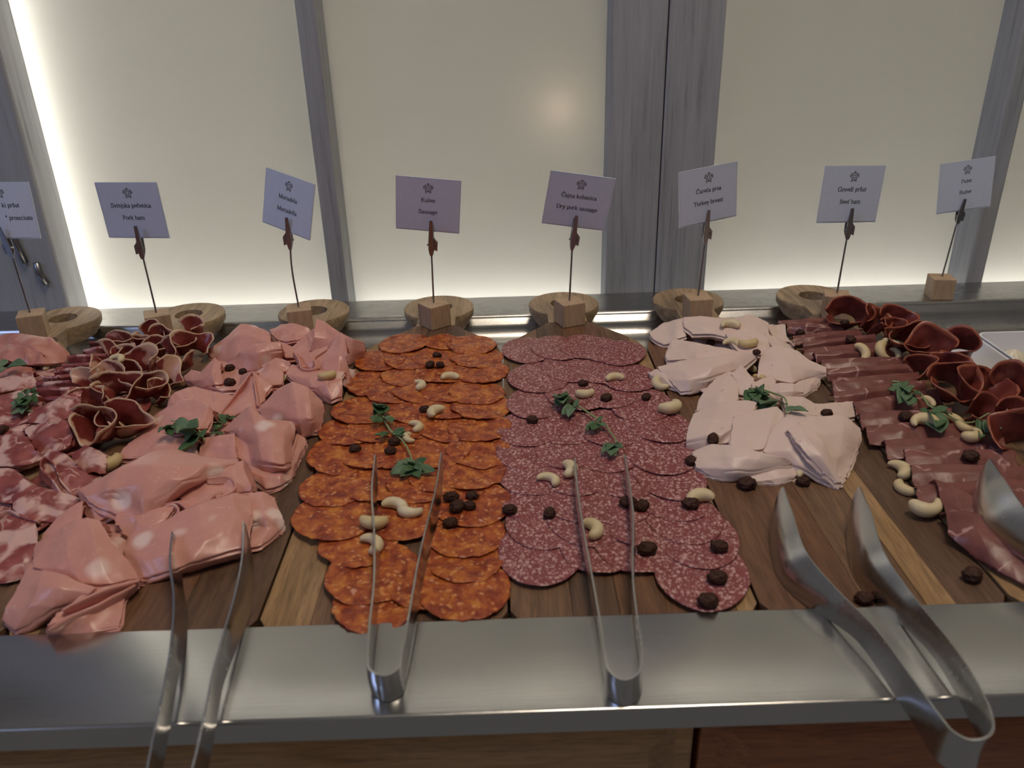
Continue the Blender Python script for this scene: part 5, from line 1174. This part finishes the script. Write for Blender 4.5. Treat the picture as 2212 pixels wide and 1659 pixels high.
for pile, lst in CASH.items():
    for i, (px, py, rz, s) in enumerate(sorted(lst, key=lambda q: q[1])):
        lb = 'pale curved cashew on %s' % pile if len(lst) == 1 else 'pale curved cashew on %s, %s from the back' % (pile, ORD[i])
        drop('cashew', CM[(i * 3 + len(pile)) % 5], px, py, rz, s, lb, 'cashew', 'scattered cashews')
RAIS = {
 'the prosciutto edge': [(75, 797, 0, 1.1)], 'the pork ham': [(8, 932, 30, 1.0)],
 'the mortadella': [(497, 799, 20, 1.0), (525, 806, -20, .9), (497, 830, 0, 1.1)],
 'the orange kulen slices': [(944, 771, 0, .95), (930, 791, 40, 1.0), (951, 791, -30, .9), (918, 889, 0, 1.0), (768, 974, 0, 1.0), (852, 960, 30, 1.1), (845, 979, 0, 1.0), (975, 1081, 0, 1.2), (988, 1101, 60, 1.3), (1020, 1076, 0, 1.0), (1014, 1098, 0, 1.0), (974, 1137, 30, 1.15)],
 'the marbled salami': [(1260, 832, 0, 1.0), (1310, 864, 20, 1.15), (1396, 862, 60, 1.0), (1150, 912, -30, 1.1), (1230, 879, 0, 1.2), (1357, 1092, 0, 1.3), (1387, 1098, 30, 1.2), (1187, 1115, 60, 1.1), (1492, 1096, 0, 1.3), (1398, 1193, 0, 1.35), (1553, 1189, 0, 1.25), (1550, 1257, 0, 1.3)],
 'the bare wood': [(1101, 1107, 0, 1.1), (1530, 1307, 0, 1.3), (1612, 1053, 0, 1.5), (2098, 1252, 30, 1.4), (1866, 1300, 0, 1.2), (1495, 1002, 0, 1.2), (1735, 1047, 0, 1.1)],
 'the pale turkey': [(1535, 744, 0, .9), (1634, 763, 0, .8), (1540, 952, 70, 1.15), (1785, 897, 0, 1.0)],
 'the beef ham': [(1835, 736, 0, 1.1), (1825, 701, 0, 1.0), (1955, 904, 0, 1.2), (2095, 992, 0, 1.3), (1728, 722, 0, 1.0)]}
for pile, lst in RAIS.items():
    for i, (px, py, rz, s) in enumerate(sorted(lst, key=lambda q: q[1])):
        lb = 'dark wrinkled raisin on %s' % pile if len(lst) == 1 else 'dark wrinkled raisin on %s, %s from the back' % (pile, ORD[i])
        drop('raisin', RM[(i * 2 + len(pile)) % 5], px, py, rz, s, lb, 'raisin', 'scattered raisins', sink=.0012)

# ---- oregano sprigs
def leaf_mesh(seed, L=1.0, wd=.34):
    n, m = 9, 5; vs, fs = [], []
    for i in range(n):
        u = i / (n - 1); w = wd * (math.sin(math.pi * u ** .8) ** .8 if 0 < u < 1 else 0.02)
        for j in range(m):
            s = j / (m - 1) * 2 - 1
            vs.append((u, s * w, .14 * math.sin(u * 2.6 + seed) * u + abs(s) ** 1.5 * w * .45 + .02 * math.sin(seed + 9 * u + 3 * s)))
    for i in range(n - 1):
        for j in range(m - 1): fs.append((i * m + j, (i + 1) * m + j, (i + 1) * m + j + 1, i * m + j + 1))
    k = len(vs); vs2 = vs + [(x, y, z - .03) for x, y, z in vs]
    fs2 = fs + [tuple(q + k for q in reversed(f)) for f in fs]
    bd = [i * m for i in range(n)] + [(n - 1) * m + j for j in range(1, m)] + [i * m + m - 1 for i in range(n - 2, -1, -1)] + [j for j in range(m - 2, 0, -1)]
    for a, b in zip(bd, bd[1:] + bd[:1]): fs2.append((a, b, b + k, a + k))
    me = mk_mesh('leaf', vs2, fs2, M_LEAF); fix_normals(me); return me
LM = [leaf_mesh(s * 1.3, wd=.24 + .03 * (s % 3)) for s in range(5)]
def sprig(label, stem, leaves, lift=.004, rad=.0009):
    """stem: pixels along the stalk; leaves: (base px, base py, tip px, tip py, rise) in pixels"""
    pts = []
    for (px, py) in stem:
        loc, nor = rest(px, py); pts.append(loc + Vector((0, 0, lift)))
    for _ in range(2):
        z = [p.z for p in pts]
        for i in range(1, len(pts) - 1): pts[i].z = max(z[i], .5 * (z[i - 1] + z[i + 1]))
    root = empty('oregano_sprig', Vector((pts[0].x, pts[0].y, min(p.z for p in pts) - lift))); tag(root, label, 'herb', 'oregano sprigs')
    cs = catmull(pts, 24)
    child('stem', *tube_vf(cs, [rad * (1.15 - .5 * i / 23) for i in range(24)], 7), M_STEM, root)
    for i, (bx, by, tx, ty, rise) in enumerate(leaves):
        b = min(cs, key=lambda p: (P2(p)[0] - bx) ** 2 + (P2(p)[1] - by) ** 2).copy()
        bz = b.z; b = P(bx, by, bz); t = P(tx, ty, bz + rise * .01)
        d = t - b; L = d.length
        X = d.normalized(); up = Vector((random.uniform(-.5, .5), random.uniform(-.7, .1), 1)); Y = up.cross(X).normalized(); Z = X.cross(Y)
        o = link('leaf', LM[(i * 2 + len(label)) % 5], None, root)
        Mx = Matrix(((X.x, Y.x, Z.x), (X.y, Y.y, Z.y), (X.z, Y.z, Z.z)))
        o.rotation_euler = Mx.to_euler(); o.scale = (L * .92, L * .95, L); o.location = b - Vector(root.location)
def P2(p):
    d = Vector(p) - CPOS; z = d.dot(CF); return (W / 2 + FPX * d.dot(CR) / z, H / 2 - FPX * d.dot(CU) / z)
def clus(cx, cy, r, n, rise=.5, a0=0, sq=.75):
    return [(cx, cy, cx + r * random.uniform(.75, 1.15) * math.cos(2 * math.pi * k / n + a0), cy + r * sq * random.uniform(.75, 1.15) * math.sin(2 * math.pi * k / n + a0), rise * random.uniform(.2, 1.3)) for k in range(n)]
sprig('oregano sprig lying on the orange kulen slices', [(818, 884), (826, 902), (838, 930), (852, 948), (868, 960), (882, 980), (892, 1005), (898, 1018)],
      clus(820, 886, 17, 7, .5) + clus(822, 880, 11, 5, .9, .4) + [(828, 906, 795, 905, .2), (828, 906, 856, 903, .2), (828, 906, 800, 915, .1), (830, 906, 850, 912, .3), (838, 934, 806, 940, .2), (838, 934, 822, 948, .2), (846, 938, 886, 934, .2), (848, 938, 878, 926, .3)]
      + [(893, 1006, 838, 1022, .1), (893, 1006, 862, 1032, .1), (893, 1006, 852, 1000, .3), (893, 1006, 874, 985, .4), (893, 1006, 926, 990, .4), (893, 1006, 918, 1012, .3), (896, 1010, 945, 1018, .1), (896, 1010, 872, 1020, .3), (896, 1010, 905, 1028, .2), (894, 1004, 880, 1000, .6)])
sprig('oregano sprig lying on the marbled salami', [(1222, 866), (1240, 880), (1265, 898), (1290, 915), (1308, 928), (1320, 945), (1330, 960), (1332, 980), (1329, 994)],
      clus(1216, 862, 20, 8, .5) + clus(1212, 858, 12, 5, .9, .5) + [(1240, 880, 1212, 892, .2), (1240, 880, 1252, 862, .4), (1242, 882, 1225, 898, .2), (1290, 915, 1262, 930, .2), (1290, 915, 1304, 898, .4), (1292, 916, 1312, 918, .3), (1290, 916, 1278, 936, .1), (1328, 962, 1296, 976, .1), (1328, 962, 1305, 962, .3), (1328, 962, 1348, 970, .3), (1328, 962, 1318, 980, .3), (1328, 962, 1340, 955, .4)])
sprig('oregano sprig on the pale turkey', [(1640, 848), (1658, 854), (1672, 862), (1688, 872), (1696, 888), (1697, 902)],
      clus(1638, 846, 22, 7, .5) + [(1634, 848, 1608, 866, .2), (1640, 846, 1652, 828, .6), (1630, 846, 1612, 848, .4), (1668, 862, 1628, 888, .1), (1672, 864, 1640, 882, .3), (1688, 872, 1702, 874, .4), (1696, 884, 1725, 880, .2), (1698, 886, 1750, 892, .2)])
sprig('long oregano sprig across the beef ham', [(1925, 832), (1948, 842), (1966, 852), (1985, 868), (2005, 886), (2030, 902), (2062, 915), (2095, 928), (2130, 934), (2160, 935)],
      clus(1950, 838, 26, 7, .5) + [(1950, 842, 1916, 838, .1), (1952, 842, 1980, 836, .4), (1952, 846, 1944, 868, .2), (1962, 850, 1964, 878, .2), (1968, 852, 1994, 852, .5), (1966, 850, 1966, 838, .6), (2012, 892, 2050, 882, .3), (2012, 892, 2062, 890, .1), (2012, 892, 2036, 940, .1), (2014, 894, 2018, 930, .2), (2005, 888, 1985, 884, .2), (2118, 932, 2108, 905, .4), (2128, 934, 2136, 902, .5), (2130, 934, 2146, 920, .5), (2120, 934, 2115, 948, .1)])
sprig('large-leaved oregano sprig on the mortadella', [(443, 960), (432, 948), (425, 935), (410, 925), (390, 920), (372, 918)],
      [(425, 934, 382, 936, .3), (425, 934, 396, 952, .1), (428, 940, 384, 982, .1), (372, 919, 340, 938, .1), (372, 919, 368, 938, .1), (395, 920, 436, 930, .6), (400, 922, 380, 934, .2), (430, 945, 448, 925, .4), (425, 936, 440, 948, .2), (374, 918, 412, 916, .6)])
sprig('small oregano sprig behind the large-leaved one, on the mortadella', [(470, 938), (478, 925), (488, 914), (496, 903)],
      [(488, 914, 452, 905, .3), (480, 922, 452, 915, .2), (490, 912, 470, 895, .4), (495, 906, 510, 898, .4), (495, 904, 484, 896, .5), (474, 934, 452, 938, .1), (474, 934, 482, 940, .1), (478, 926, 462, 930, .3)])
sprig('oregano sprig on the pork ham at the left', [(62, 886), (52, 874), (48, 860), (55, 850), (70, 848)],
      clus(50, 862, 22, 6, .4) + [(72, 848, 84, 832, .5), (72, 848, 84, 858, .3), (70, 848, 78, 834, .6), (52, 876, 22, 872, .1), (50, 874, 20, 884, .1), (54, 880, 22, 898, .1), (58, 882, 48, 898, .1), (56, 852, 66, 842, .6), (58, 852, 46, 846, .5), (60, 860, 82, 866, .2), (62, 884, 70, 892, .1)])
sprig('oregano leaves on the prosciutto at the left frame edge', [(-12, 795), (5, 793), (18, 792)], [(16, 792, 64, 790, .3), (2, 793, 14, 772, .4), (-2, 793, 8, 778, .5), (8, 793, 0, 802, .1)])
